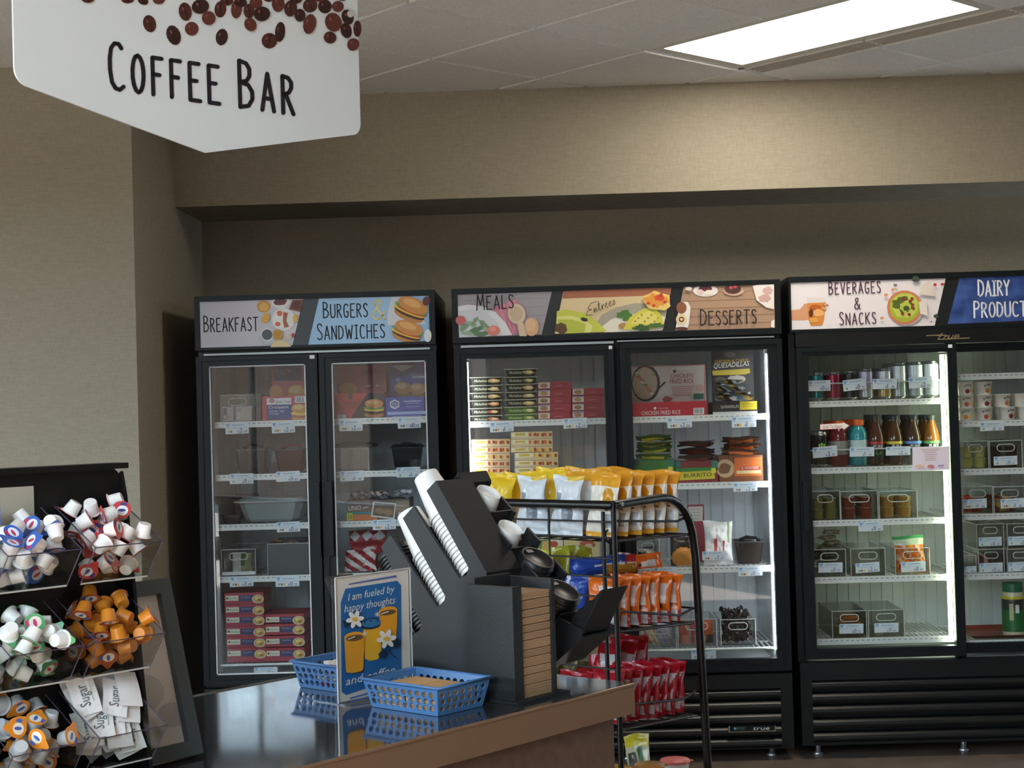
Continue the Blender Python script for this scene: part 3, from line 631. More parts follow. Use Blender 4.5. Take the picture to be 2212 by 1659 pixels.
# ---------------------------------------------------------------- sliding-door fridge
f3 = thing('display_fridge', 'black sliding-door fridge with Beverages and Snacks and blue Dairy Products sign', 'fridge', (1.75, D, 0))
X0, X1 = 1.062, 2.44
cabinet(f3, X0, X1, ztop=2.004, mull=1.742)
header(f3, X0, X1, 1.772, 2.004, 1.071, 2.43, 1.784, 1.981)
yS3 = plane_y(D+.003)
def bev(p):
    p.poly([(1708,611),(2043,601),(2019,704),(1710,713.5)], mat('#e6e0e2',.5))
    p.poly([(1709,670),(1728,668),(1738,656),(1748,655),(1752,665),(1748,690),(1740,692),(1709,692)], mat('#d59a74',.5))
    p.poly([(1743,643),(1782,642),(1783,656),(1744,657)], mat('#ddd6d6',.4)); p.poly([(1744,655),(1784,653),(1780,690),(1776,703),(1752,704),(1746,690)], mat('#d98a3e',.4)); p.blob(1762,664,13,7,mat('#b75f28',.4),4); p.blob(1768,676,11,8,mat('#eeb06a',.4),6); p.blob(1758,692,10,6,mat('#e2a04e',.4),8); p.blob(1752,676,5,9,mat('#5e2d17',.4),9)
    for (y,a,b) in ((657,1746,1760),(666,1744,1756)): p.line([(a+32,y),(b+28,y+2)],4,mat('#dba27f',.5))
    p.hand('BEVERAGES', (1791,636), (1902,632), 27, 2.3, mat('#4a1f3d',.5), .9, .2); p.hand('&', (1846,668), (1858,667), 24, 2.2, mat('#4a1f3d',.5), 1); p.hand('SNACKS', (1814,702), (1892,699), 27, 2.3, mat('#4a1f3d',.5), .9, .2)
    p.ell(1958,666,39,37,mat('#b6aca8',.5)); p.ell(1954,664,38,37,mat('#cf7b58',.5)); p.ell(1954,664,33,32,mat('#a9b23b',.5)); p.blob(1955,661,28,27,mat('#c3cc57',.5),3,20,.08); p.blob(1950,656,20,17,mat('#55651f',.5),5,18,.25); p.blob(1956,662,14,13,mat('#b9c34e',.5),7,16,.25); p.blob(1958,666,7,6,mat('#3f5423',.5),8)
    for i,(x,y) in enumerate(((1952,646),(1966,650),(1971,658),(1973,666),(1950,678),(1964,679),(1970,645))): p.blob(x,y,3.5,3,mat('#8e2431',.5),i)
    p.poly([(1990,618),(2008,606),(2020,640),(1985,636)], mat('#dfd2c6',.5)); p.poly([(1985,652),(2002,648),(2004,682),(1988,678)], mat('#e4dad0',.5))
    for i,(x,y,r,cl) in enumerate(((1929,626,4,'#d59a74'),(1914,637,4.5,'#d59a74'),(1905,687,4,'#d59a74'),(2020,615,4,'#b5343f'),(2036,614,4,'#b5343f'),(1934,616,4,'#7e7a80'),(1978,603,8,'#39493a'),(2022,683,6,'#39493a'),(2012,695,2,'#57444a'))): p.blob(x,y,r,r*.8,mat(cl,.5),i)
printed(f3, 'beverages_print', bev, yS3)
DAIRY = noisemat('dairy_blue', '#1d3672', '#3f5fa5', (14,14,14), .5, 0)
def dai(p):
    p.poly([(2073,600.4),(2330,591),(2330,688),(2047,700)], DAIRY)
    p.hand('DAIRY', (2114,640), (2180,637), 35, 3.6, mat('#f2f5fa',.5), .9, .14); p.hand('PRODUCTS', (2105,686), (2232,682), 35, 3.6, mat('#f2f5fa',.5), .9, .14)
printed(f3, 'dairy_print', dai, yS3)
GOLD = mat('#c9b58c', .3, .6)
m = MB().box((1.085,D-.002,1.712),(2.43,D+.05,1.772),BLACK)
build('door_rail', m, f3)
m = MB(); pr = Pr(m, plane_y(D-.003)); w_ = .001
pr.line([(2002,725),(2030,724)],2,GOLD,w_); pr.line([(2030,724),(2036,720),(2026,733),(2034,733)],2,GOLD,w_); pr.line([(2024,725),(2044,724)],2,GOLD,w_); pr.line([(2042,726),(2038,732)],2,GOLD,w_); pr.line([(2042,727),(2048,725)],2,GOLD,w_); pr.line([(2051,725),(2047,731),(2055,731),(2059,724)],2,GOLD,w_); pr.line([(2062,728),(2072,727),(2070,723),(2064,724),(2060,731),(2068,731)],2,GOLD,w_); pr.line([(2034,733),(2094,730)],2,GOLD,w_)
build('logo', m, f3)
d3 = door(f3, 1.087, 1.750, .415, 1.708, 1.134, 1.713, .455, 1.674, D+.0, (1.104,.95,1.15), None)
build('door_label', MB().box((1.716,D-.0015,1.690),(1.733,D,1.704),WHITEP), f3)
door(f3, 1.728, 2.40, .415, 1.708, 1.765, 2.36, .455, 1.674, D+.052, None, None)
grille(f3, X0, X1, .058, .400, [.309,.2555,.204,.1485,.093], 1.109, 2.40)
T3L = [[],[],[(1881,1137,'0','.50',tg,53,21,-1,0)],[],[]]
T3R = [[],[(2143,921,'1','.00',tg,52,19,-1,1)],[],[],[],[]]
ZF3 = [1.472,1.192,.970,.731,.473]; ZF3R = [1.569,1.371,1.169,.980,.730,.451]
for i, z in enumerate(ZF3): shelf(f3, 1.13, 1.725, z, T3L[i], False)
for i, z in enumerate(ZF3R): shelf(f3, 1.765, 2.37, z, T3R[i], False)
led(f3, 1.708, D+.068, .47, 1.665, '#f0ffd8', 18)
GUARD = clearmat('rail_guard', (.93,.94,.93), .06, .5, .05)
for z, tags in ((1.472, [(1770,833,'0','.50',SHY-.007,48,23,0,0),(1846,831,'0','.75',SHY-.007,50,24,-5,1),(1911,829,'1','.00',SHY-.007,53,22,0,0),(1988,826,'2','.00',SHY-.007,50,24,-2,0)]),
                (1.192, [(1782,976,'2','.25',SHY-.007,53,23,-4,0),(1862,976,'1','.25',SHY-.007,53,20,0,0),(1940,974,'2','.50',SHY-.007,53,19,0,0)])):
    g = build('bottle_guard', MB().box((1.132,SHY-.004,z+.012),(1.72,SHY-.001,z+.085),GUARD).box((1.132,SHY-.005,z+.083),(1.72,SHY,z+.088),ACREDGE), f3)
    for t_ in tags: price_tag(g, *t_)
# notices stuck on the sliding door
m = MB(); pr = Pr(m, plane_y(D+.0185)); RD = mat('#a5212b',.5)
pr.poly([(1770.5,916),(1822,913),(1822,910),(1837,919),(1823,931),(1823,926),(1771,929)], RD); pr.poly([(1772,917),(1821,914),(1821,912),(1834,919),(1822,929),(1822,925),(1772,928)], mat('#eeeade',.5))
pr.text('Slide To Open',(1777,926),(1818,923.5),7,RD,.1)
build('sticker', m, d3)['label'] = 'arrow sticker reading Slide To Open'
m = MB(); pr = Pr(m, plane_y(D-.002)); pr.rect(1971,965,2051,1016,mat('#e9dfe9',.5))
for i, (a, b) in enumerate(((1988,2030),(1992,2026),(1996,2022),(1998,2024),(1997,2021),(1999,2022),(1998,2022))): pr.line([(a,970+i*4-(a-2011)*.03),(b,970+i*4-(b-2011)*.03)],1.0,mat(('#c79f7a','#b98a9c')[i%2],.5))
pr.blob(1987,1007,9,4,mat('#e8c7ae',.5),2); pr.blob(2011,1008,8,4,mat('#d67f7c',.5),3); pr.blob(2033,1006,7,3,mat('#c3a2c9',.5),4)
build('notice', m, d3)['label'] = 'pale paper notice with a row of food pictures'
# ================================================================== things in the fridges
def pmid(px, y, py=900): return ony(px, py, y).x
def box_at(x0, x1, yt, z0, yf, dep, col, top=None):
    """carton resting on z0: outline from the photo at its own front plane"""
    ym = (yt + yt+40)/2; a = ony(x0, ym, yf).x; b = ony(x1, ym, yf).x; zt = ony((x0+x1)/2, yt, yf).z
    m = MB(); m.box((a,yf,z0),(b,yf+dep,zt), col if not isinstance(col, str) else mat(col,.45)); return m, a, b, zt
def raised_lid(root, x0, x1, yt, zs, col, fn, dy):
    yf = SHY+dy; m, a, b, zt = box_at(x0, x1, yt, zs+.03, yf, .008, col); o = build('raised_lid', m, root)
    mm = MB(); fn(Pr(mm, plane_y(yf))); build('lid_print', mm, o)
def carton(name, label, cat, x0, x1, yt, zs, dep, col, fn=None, dy=.02, group=None, zbase=None):
    yf = SHY+dy; z0 = (zs+.0125) if zbase is None else zbase
    m, a, b, zt = box_at(x0, x1, yt, z0, yf, dep, col)
    root = thing(name, label, cat, ((a+b)/2, yf+dep/2, z0), group=group); build('carton', m, root)
    if fn: mm = MB(); fn(Pr(mm, plane_y(yf))); build('print', mm, root)
    return root, (a, b, z0, zt, yf)
C_ = lambda h, r=.5: mat(h, r)
def rrect(x0, x1, y0, y1, r, n=3):
    o = []
    for cx, cy, a in ((x1-r,y1-r,0),(x0+r,y1-r,90),(x0+r,y0+r,180),(x1-r,y0+r,270)): o += [(cx+r*math.cos(math.radians(a+90*i/n)), cy+r*math.sin(math.radians(a+90*i/n))) for i in range(n+1)]
    return o
def clear_bin(label, x0, x1, yt, zs, dep=.30, dy=.01, m_=None, zbase=None, group=None, handle=True, tagv=None, cat='bin'):
    """open-topped see-through storage bin with a rounded hand hole in front"""
    m_ = m_ or ACRYL; yf = SHY+dy; z0 = (zs+.0125) if zbase is None else zbase; ym = yt+25
    a = ony(x0,ym,yf).x; b = ony(x1,ym,yf).x; zt = ony((x0+x1)/2,yt,yf).z; w = .0025
    root = thing('storage_bin', label, cat, ((a+b)/2, yf+dep/2, z0), group=group)
    build('front_wall', MB().box((a,yf,z0),(b,yf+w,zt),m_), root); build('back_wall', MB().box((a,yf+dep-w,z0),(b,yf+dep,zt),m_), root)
    build('side_wall', MB().box((a,yf+w,z0),(a+w,yf+dep-w,zt),m_), root); build('side_wall', MB().box((b-w,yf+w,z0),(b,yf+dep-w,zt),m_), root)
    build('base', MB().box((a+w,yf+w,z0),(b-w,yf+dep-w,z0+w),m_), root)
    k = .0016; pts = [(a,yf,zt),(b,yf,zt),(b,yf+dep,zt),(a,yf+dep,zt)]
    build('rim', MB().tube(pts, k, ACREDGE, 4, True), root)
    m = MB()
    for x in (a,b): m.tube([(x,yf,z0),(x,yf,zt)], k, ACREDGE, 4)
    build('corner_edge', m, root)['kind'] = 'stuff'
    if handle:
        cx = (a+b)/2; hw = (b-a)*.27; ht = min(.018,(zt-z0)*.13); cz = z0+(zt-z0)*.74
        build('handle', MB().tube([(x,yf-.001,z) for x,z in rrect(cx-hw,cx+hw,cz-ht,cz+ht,ht*.95)], .0022, ACREDGE, 5, True), root)
    if tagv: price_tag(root, *tagv)
    return root, (a, b, z0+w, zt, yf+w, yf+dep-w)
from mathutils import noise as _nz
import bmesh
def pillow(w, h, t, fn, nu=18, nv=22, seed=0, seal=.07, wrink=.10, flat=False):
    """sealed pouch standing on its lower seal, in its own space: x across, z up, front at -y; fn(side,u,v) gives the film"""
    rr = random.Random(seed); m = MB(); ph = [rr.uniform(0, 6.28) for _ in range(6)]; sx = seed*3.7
    def thick(u, v, sd):
        if v < seal or v > 1-seal: return .0012
        vv = (v-seal)/(1-2*seal); k = max(0.0, (1-abs(2*u-1)**2.4))**.6*max(0.0, (1-abs(2*vv-1)**2.6))**.5
        n1 = _nz.noise(Vector((u*3.2+sx, v*4.0, sd*5.0+seed))) + .5*_nz.noise(Vector((u*8+sx, v*9, sd*3.0)))
        return max(.0012, t/2*k*(1+3.2*wrink*n1))
    def pos(u, v, sd):
        pin = 1-.08*math.sin(math.pi*v)*(1 if not flat else .3); x = (u-.5)*w*pin + .02*w*math.sin(5*v+ph[2])
        z = v*h + .022*h*math.sin(5*u+ph[3])*max(0, v-.5)*2
        bend = .30*t*wrink/.1*(_nz.noise(Vector((u*1.6+sx, v*2.2, 9.0)))) + (.10*t*math.sin(9*u+ph[5]) if (v > 1-seal*1.01 or v < seal*.99) else 0)
        return (x, sd*thick(u, v, sd)+bend, z)
    for sd in (-1, 1):
        for i in range(nu):
            for j in range(nv):
                u0,u1,v0,v1 = i/nu,(i+1)/nu,j/nv,(j+1)/nv; q = [pos(u0,v0,sd),pos(u1,v0,sd),pos(u1,v1,sd),pos(u0,v1,sd)]
                m.add(q if sd < 0 else q[::-1], [(0,1,2,3)], fn(sd,(u0+u1)/2,(v0+v1)/2), True)
    me = m.mesh('pouch'); bm = bmesh.new(); bm.from_mesh(me); bmesh.ops.remove_doubles(bm, verts=bm.verts, dist=1e-5); bm.to_mesh(me); bm.free()
    return me
def put(name, me, M, label, cat, group=None):
    o = bpy.data.objects.new(name, me); COL.objects.link(o); o.matrix_world = M; WM[o.name] = M.copy(); return tag(o, label, cat, group)
def TR(loc, rz=0.0, rx=0.0, ry=0.0): return Matrix.Translation(Vector(loc)) @ Matrix.Rotation(math.radians(rz),4,'Z') @ Matrix.Rotation(math.radians(ry),4,'Y') @ Matrix.Rotation(math.radians(rx),4,'X')
from mathutils.bvhtree import BVHTree
class Pile:
    """settles loose things: each is lowered to the first height where it meets nothing already there"""
    def __init__(s, roots=()):
        s.b = []
        for r in roots:
            for o in [r]+[c for c in r.children]:
                if o.type == 'MESH': s.put([WM[o.name] @ v.co for v in o.data.vertices], [tuple(p.vertices) for p in o.data.polygons])
    def put(s, vs_, fs): s.b.append((BVHTree.FromPolygons(vs_, fs), [min(v[i] for v in vs_) for i in range(3)], [max(v[i] for v in vs_) for i in range(3)]))
    def free(s, vs_, fs):
        lo = [min(v[i] for v in vs_) for i in range(3)]; hi = [max(v[i] for v in vs_) for i in range(3)]; t = None
        for bv, l, h in s.b:
            if any(hi[i] < l[i] or h[i] < lo[i] for i in range(3)): continue
            t = t or BVHTree.FromPolygons(vs_, fs)
            if t.overlap(bv): return False
        return True
    def drop(s, geo, M, z0, z1, step=.003):
        """geo = (points, faces) in own space; M places it with its lowest point at height 0"""
        base = [M @ p for p in geo[0]]; mz = min(p.z for p in base); z = z0
        while z < z1:
            d = Vector((0,0,z-mz)); vs_ = [p+d for p in base]
            if s.free(vs_, geo[1]): s.put(vs_, geo[1]); return Matrix.Translation(d) @ M
            z += step
        return None
def geo_of(me): return ([v.co.copy() for v in me.vertices], [tuple(p.vertices) for p in me.polygons])
# ---------------------------------------------------------------- first freezer, left door
Z = ZF1
_, bn = clear_bin('clear bin holding a white and purple carton, beside the red croissant box', 477, 550, 853, Z[0], .34, .02)
m = MB().box((bn[0]+.006,bn[4]+.004,bn[2]+.0008),(bn[1]-.006,bn[4]+.20,ony(512,878,bn[4]).z), C_('#ccc7d4')); r = thing('carton', 'white and purple printed carton lying inside a clear bin', 'carton', (bn[0]+.06,bn[4]+.1,bn[2])); build('carton_body', m, r)
def f_(p):
    p.rect(482,881,490,907,C_('#2b2350')); p.ell(487,901,5.5,5.5,C_('#2b2350')); p.ell(487,901,4,4,C_('#d9a0a6')); p.rect(504,879,510,907,C_('#453a86')); p.rect(511,880,526,907,C_('#d9d6e6')); p.rect(520,880,523,907,C_('#d5c97c')); p.ell(516,885,4,5,C_('#a8a382')); p.rect(528,880,531,907,C_('#d9cf8a')); p.rect(544,880,546,907,C_('#c4504d')); p.rect(494,884,499,905,C_('#c9a99d'))
mm = MB(); f_(Pr(mm, plane_y(bn[4]+.004))); build('print', mm, r)
carton('food_box', 'plain dark brown box between the clear bin and the red croissant box', 'box', 552, 564, 852, Z[0], .22, '#3a332f', lambda p: p.rect(553,880,563,908,C_('#54463c')))
def f_(p):
    p.rect(576,860,629,874,C_('#e9eaf0')); p.text('Jimmy Dean',(595,871),(627,870),7,C_('#2d2b3c')); p.ell(587,866,5.5,4.5,C_('#b9323d')); p.text('JD',(583.5,869),(590,868.8),5.5,C_('#efe9e9'))
    p.rect(577,874,629,906,C_('#27478f')); p.text('Croissant',(580,883),(624,882),7,C_('#e9eef7')); p.text('Sausage, Egg',(581,890),(613,889),4.6,C_('#d8e2f2')); p.text('& Cheese',(582,896),(603,895.5),4.6,C_('#d8e2f2'))
    p.rect(637,856,660,870,C_('#e8e8ee')); p.bars(640,858,657,868,C_('#3a3a44'),9)
    for dx,dy,rx,ry,cl in ((0,26,24,7,'#d39a6c'),(0,20,25,5,'#c06b55'),(0,15,26,5,'#efc95f'),(0,5,25,11,'#dba04f'),(-6,1,14,6,'#efc888')): p.ell(650+dx,878+dy,rx*.85,ry*.9,C_(cl))
cr, q = carton('food_box', 'red and blue croissant sandwich box with a barcode on its upper corner', 'box', 566, 664, 854.5, Z[0], .24, '#b92f3c', f_)
def f_(p):
    p.rect(592,790,650,822,C_('#27478f')); p.text('Sausage, Egg',(595,803),(628,802),5,C_('#d8e2f2')); p.text('& Cheese',(596,810),(620,809),5,C_('#d8e2f2')); p.ell(596,846,14,14,C_('#dba04f')); p.ell(640,846,19,15,C_('#dba04f')); p.ell(636,842,12,8,C_('#efc888'))
raised_lid(cr, 587, 660, 790, Z[0], '#b92f3c', f_, .26)
def tub(label, x0, x1, yr, zs, col, dep=.16, dy=.06, tongs=True, lid=None, rimc=None, cat='tub'):
    """tapered food pan with a wide rim and tongs or a scoop handle sticking out"""
    yf = SHY+dy; z0 = zs+.0125; a = ony(x0,yr+15,yf).x; b = ony(x1,yr+15,yf).x; zt = ony((x0+x1)/2,yr,yf).z; c = (a+b)/2; h = (b-a)/2
    r = thing('food_pan', label, cat, (c,yf+dep/2,z0)); col = col if not isinstance(col,str) else mat(col,.15)
    def ring(k, z, kd): return [(c+dx*h*k, yf+dep/2+dy_*dep/2*kd, z) for dx,dy_ in [(-.8,-1),(.8,-1),(1,-.75),(1,.75),(.8,1),(-.8,1),(-1,.75),(-1,-.75)]]
    m = MB(); rs = [ring(.66,z0,.66), ring(.72,z0+.01,.72), ring(.86,zt-.012,.88), ring(.87,zt-.004,.9)]
    vs_ = [p for q_ in rs for p in q_]; m.add(vs_, [(j*8+i, j*8+(i+1)%8, j*8+8+(i+1)%8, j*8+8+i) for j in range(3) for i in range(8)], col); m.add(rs[0], [tuple(range(7,-1,-1))], col)
    build('pan', m, r)
    o1, o2, i1 = ring(1,zt-.004,1), ring(1,zt,1), ring(.85,zt,.86)
    m = MB(); m.add(o1+o2+i1, [(i,(i+1)%8,8+(i+1)%8,8+i) for i in range(8)]+[(8+i,8+(i+1)%8,16+(i+1)%8,16+i) for i in range(8)], rimc or col)
    build('rim', m, r)
    if lid: build('lid', MB().add(ring(.95,zt,.95)+ring(.8,zt+.012,.8), [(i,(i+1)%8,8+(i+1)%8,8+i) for i in range(8)]+[tuple(range(8,16))], lid), r)
    if tongs: build('tongs_handle', MB().tube([(c-h*.5,yf+dep*.4,zt+.004),(c-h*.1,yf+dep*.35,zt+.016),(c+h*.55,yf+dep*.3,zt+.010)], .007, col if tongs is True else tongs, 6), r)
    return r
DKC = mat('#2e2a27',.12); DKR = mat('#4a2422',.12)
tub('dark brown food pan with tongs on the second shelf of the Breakfast door', 500, 583, 970, Z[1], DKC, tongs=BLACK2, rimc=ACRDARK)
tub('dark red-brown food pan with tongs on the second shelf of the Breakfast door', 586, 664, 970, Z[1], DKR, tongs=mat('#6b2522',.3), rimc=ACRDARK)
tub('wide frosted clear food pan with a tilted lid on the third shelf', 501, 662, 1083, Z[2], frost('frost_pan','#c3d0d0',.55), .3, .06, False, frost('frost_lid','#d3dcdc',.6), ACREDGE)
tub('small black tray tucked beside the frosted pan', 478, 524, 1113, Z[2], BLACK2, .040, .006, False)
carton('food_box', 'flat brown box standing behind the frosted pan', 'box', 508, 558, 1068, Z[2], .05, '#57332a', dy=.38)
_, bn = clear_bin('clear bin with a bag of greens behind its paper strip', 479, 552, 1187, Z[3], .3, .02)
m = MB(); pr = Pr(m, plane_y(bn[4]-.004)); pr.rect(480,1235,551,1242,C_('#e4e6e4')); pr.line([(485,1239),(540,1237)],1,C_('#8a8c90')); build('paper_strip', m, _)
grn = pillow(.085,.085,.05,lambda s,u,v: C_('#e6e6e2',.3) if u<.45 else (C_('#4f7a3d') if u<.65 and v>.3 else C_('#b9bf9a')),seed=4)
put('salad_bag', grn, TR((bn[0]+.075,bn[4]+.06,bn[2]+.004),8,-8), 'white bag with green leaves standing in a clear bin', 'bag')
_, bn = clear_bin('large dark grey bin heaped with brown wrapped food', 578, 672, 1174, Z[3], .34, .03, mat('#42484a',.35), handle=False)
pl_ = Pile([_])
for i in range(6):
    wr = pillow(.065,.04,.018,lambda s,u,v: C_(('#8a6f52','#a58a68','#5d4a3a')[int(u*7+v*5)%3],.3),seed=20+i,nu=9,nv=8)
    M = pl_.drop(geo_of(wr), TR((bn[0]+.045+.030*(i%3), bn[4]+.05+.05*(i//3), 0),15*i-30,80), bn[3]-.035, bn[3]+.06)
    if M is not None: put('wrapped_snack', wr, M, 'brown wrapped snack heaped in the dark grey bin', 'snack', 'snacks in the grey freezer bin')
def rb(ys, xs, grp, lab):
    for k,(y,x0,x1) in enumerate(zip(ys[:-1],xs,[x+84 for x in xs])):
        z0 = Z[4]+.008 + .0; zb = ony(530,ys[k+1],SHY+.02).z if k < len(ys)-2 else Z[4]+.008
        def f_(p, x0=x0, x1=x1, y=y):
            p.rect(x0+2,y+7,x0+30,y+18,C_('#e0dcc4')); p.text('Jimmy Dean',(x0+9,y+15),(x0+28,y+14.5),5,C_('#4a4030')); p.ell(x0+6,y+12.5,2.5,2.5,C_('#5a5140'))
            p.rect(x0+32,y+6,x0+66,y+19,C_('#33305e')); p.text('Breakfast',(x0+36,y+12),(x0+56,y+11.5),4,C_('#9c9ac0'))
            p.ell(x0+72,y+14,13,9.5,C_('#d9cfb4')); p.ell(x0+72,y+14,11,8,C_('#c9a052')); p.blob(x0+71,y+12,6,4,C_('#e8cf7d'),k); p.blob(x0+75,y+16,4,3,C_('#8f6a35'),k+3)
        carton('food_box', lab, 'box', x0, x1, y+.5, Z[4], .2, '#a32a3b', f_, group=grp, zbase=zb+.0004)
rb([1280,1304.6,1327,1352,1374.6,1399,1427],[485,486,487,488,489,490],'breakfast boxes in the taller stack','red breakfast box in the taller stack on the bottom rack')
rb([1326,1347,1373,1399,1427],[573,573,573.5,574],'breakfast boxes in the shorter stack','red breakfast box in the shorter stack on the bottom rack')
# ---------------------------------------------------------------- first freezer, right door
def f_(p):
    p.poly([(719,851),(793,849),(765,903),(757,903)],C_('#c33a35')); p.poly([(793,849),(831,848),(831,905),(757,905)],C_('#26211f')); p.rect(752,850,761,862,C_('#3a3634')); p.text('ANGUS',(741,876),(776,874),9,C_('#2e1d1b'),.2); p.text('CHEESEBURGER',(738,884),(778,882),6,C_('#5a1d1b'),.2)
    for dx,dy,rx,ry,cl in ((0,22,21,6,'#b9773f'),(0,16,22,5,'#4b2a1d'),(0,11,22,4,'#e3b83e'),(0,7,23,4,'#5f8a36'),(0,-2,20,10,'#c58a4c'),(-3,-5,12,4,'#dcae74')): p.ell(808+dx,874+dy,rx,ry,C_(cl))
    p.rect(729,896,747,905,C_('#d9d6d2')); p.bars(731,897,745,904,C_('#2c2a2c'),8)
ab, _q = carton('food_box', 'red and black angus burger box next to the blue slider box', 'box', 718, 831, 849, Z[0], .24, '#a9302f', f_)
def f_(p): p.rect(780,792,828,840,C_('#8e2b28')); p.ell(752,840,20,14,C_('#c58a4c')); p.text('OUR',(786,808),(812,807),8,C_('#3a1712')); p.rect(792,832,800,835,C_('#c99a8c')); p.rect(812,831,818,834,C_('#c99a8c'))
raised_lid(ab, 728, 834, 790, Z[0], '#a9302f', f_, .26)
def f_(p):
    p.poly([(842,868),(852,863),(862,867),(863,878),(853,884),(843,879)],C_('#e6eaf3')); p.poly([(844,870),(852,866),(860,869),(861,877),(853,881),(845,877)],C_('#3a4fa6')); p.text('White',(846,874),(859,873.6),4,C_('#eef1f8')); p.text('Castle',(846,879),(859,878.6),4,C_('#eef1f8'))
    p.line([(872,867),(908,866)],2,C_('#c9d3ee')); p.line([(876,872),(905,871)],1.2,C_('#9fb0e0')); p.line([(878,879),(906,878)],1.2,C_('#9fb0e0')); p.rect(837,889,920,895,C_('#aebcea')); p.line([(848,900),(910,898)],1.4,C_('#aebcea'))
bb, _q = carton('food_box', 'blue slider box with a small white crest and pale stripe', 'box', 833, 916, 857, Z[0], .24, '#2437a0', f_)
def f_(p):
    p.poly([(842,789),(868,803),(896,789)],C_('#dfe4ee')); p.rect(885,806,918,810,C_('#a9b4d6')); p.rect(890,812,918,816,C_('#dfe4f2')); p.ell(860,821,5,5,C_('#6f96d6'))
    for cx,cy in ((870,838),(902,840)): p.ell(cx,cy+12,20,7,C_('#a87742')); p.ell(cx,cy+9,20,3,C_('#5b341f')); p.ell(cx,cy,19,13,C_('#c59258')); p.ell(cx-3,cy-4,11,6,C_('#dcb682'))
raised_lid(bb, 842, 916, 787, Z[0], '#2437a0', f_, .26)
_, bn = clear_bin('clear bin under a black lid on the second shelf of the Burgers door', 721, 796, 968, Z[1], .22, .03, handle=False)
m = MB().box((bn[0]-.01,bn[4]-.008,bn[3]+.0022),(bn[1]+.02,bn[5]+.01,bn[3]+.014),BLACK2).box((bn[0]+.03,bn[4]+.03,bn[3]+.014),(bn[1]-.01,bn[5]-.03,bn[3]+.024),BLACK2); single('bin_lid', m, 'flat black lid resting on a clear bin in the Burgers freezer', 'lid')
tub('black food pan under a black lid on the second shelf of the Burgers door', 840, 912, 966, Z[1], BLACK, .2, .04, True, BLACK2)
def f_(p):
    p.rect(749,1106,814,1124,C_('#d3763f')); p.rect(749,1106,814,1111,C_('#3f8f95')); p.rect(749,1108,762,1124,C_('#c9c03a')); p.text('10',(752,1121),(760,1120.8),9,C_('#37331e')); p.text('UNO',(753,1103),(780,1101),10,C_('#e9e6e2')); p.line([(785,1098),(796,1094)],2,C_('#d8d2cc'))
    p.poly([(806,1083),(856,1087),(852,1122),(801,1116)],C_('#d8d4ce')); p.poly([(809,1086),(853,1090),(849,1118),(805,1113)],C_('#5d5245')); p.blob(820,1104,10,7,C_('#8e6e4b'),3); p.blob(838,1107,10,7,C_('#967350'),5); p.rect(856,1082,884,1104,C_('#8d7d68')); p.rect(861,1106,884,1122,C_('#dcdad6')); p.bars(863,1108,882,1120,C_('#33302e'),9)
u_, q = carton('food_box', 'brown deep dish pizza box with a yellow corner marked 10', 'box', 749, 885, 1080, Z[2], .22, '#6d5c52', f_)
pl_ = Pile([u_])
for i,(x,c1,c2,rz) in enumerate(((774,'#3d3f46','#9aa2aa',6),(822,'#c9d0d6','#8f5f3e',-5),(866,'#dfe3e8','#b9c0c8',8))):
    me = pillow(.085,.07,.024,lambda s,u,v,c1=c1,c2=c2: mat(c1,.2) if (u*3+v*2)%1<.6 else mat(c2,.25),seed=40+i,wrink=.2)
    M = pl_.drop(geo_of(me), TR((pmid(x,q[4]+.1),q[4]+.05+.01*i,0),rz,66), q[3]+.001, q[3]+.08, .002)
    put('plastic_food_bag', me, M, ('dark crumpled plastic bag lying on the pizza box','clear and brown plastic bag lying on the pizza box','white printed plastic bag lying on the pizza box')[i], 'bag')
ARG = mat('#a3232f',.3)
def rfilm(s,u,v): return C_('#e8e2e2',.3) if (abs(((u*3)%1)-.5)+abs(((v*3)%1)-.5) < .42 and v > .55) else ARG
me = pillow(.17,.16,.05,rfilm,36,36,seed=51)
put('frozen_food_bag', me, TR((pmid(786,SHY+.2),SHY+.22,Z[3]+.016),-4,-8), 'red bag with white diamond pattern standing behind another red bag', 'bag')
def rfilm2(s,u,v): return C_('#e4d8d8',.3) if ((u-.55)/.2)**2+((v-.6)/.17)**2 < 1 else ARG
me = pillow(.16,.12,.06,rfilm2,seed=52)
put('frozen_food_bag', me, TR((pmid(785,SHY+.1),SHY+.125,Z[3]+.018),6,-8), 'shiny red bag with a white oval crest leaning on the diamond bag', 'bag')
me = pillow(.14,.09,.05,nu=32,nv=24,fn=lambda s,u,v: C_('#e9e6e6',.3) if (u*2+v*2)%1<.5 else ARG,seed=53)
put('frozen_food_bag', me, TR((pmid(770,SHY+.04),SHY+.045,Z[3]+.016),-5,-8), 'red and white zigzag bag lying lowest in front of the red bags', 'bag')
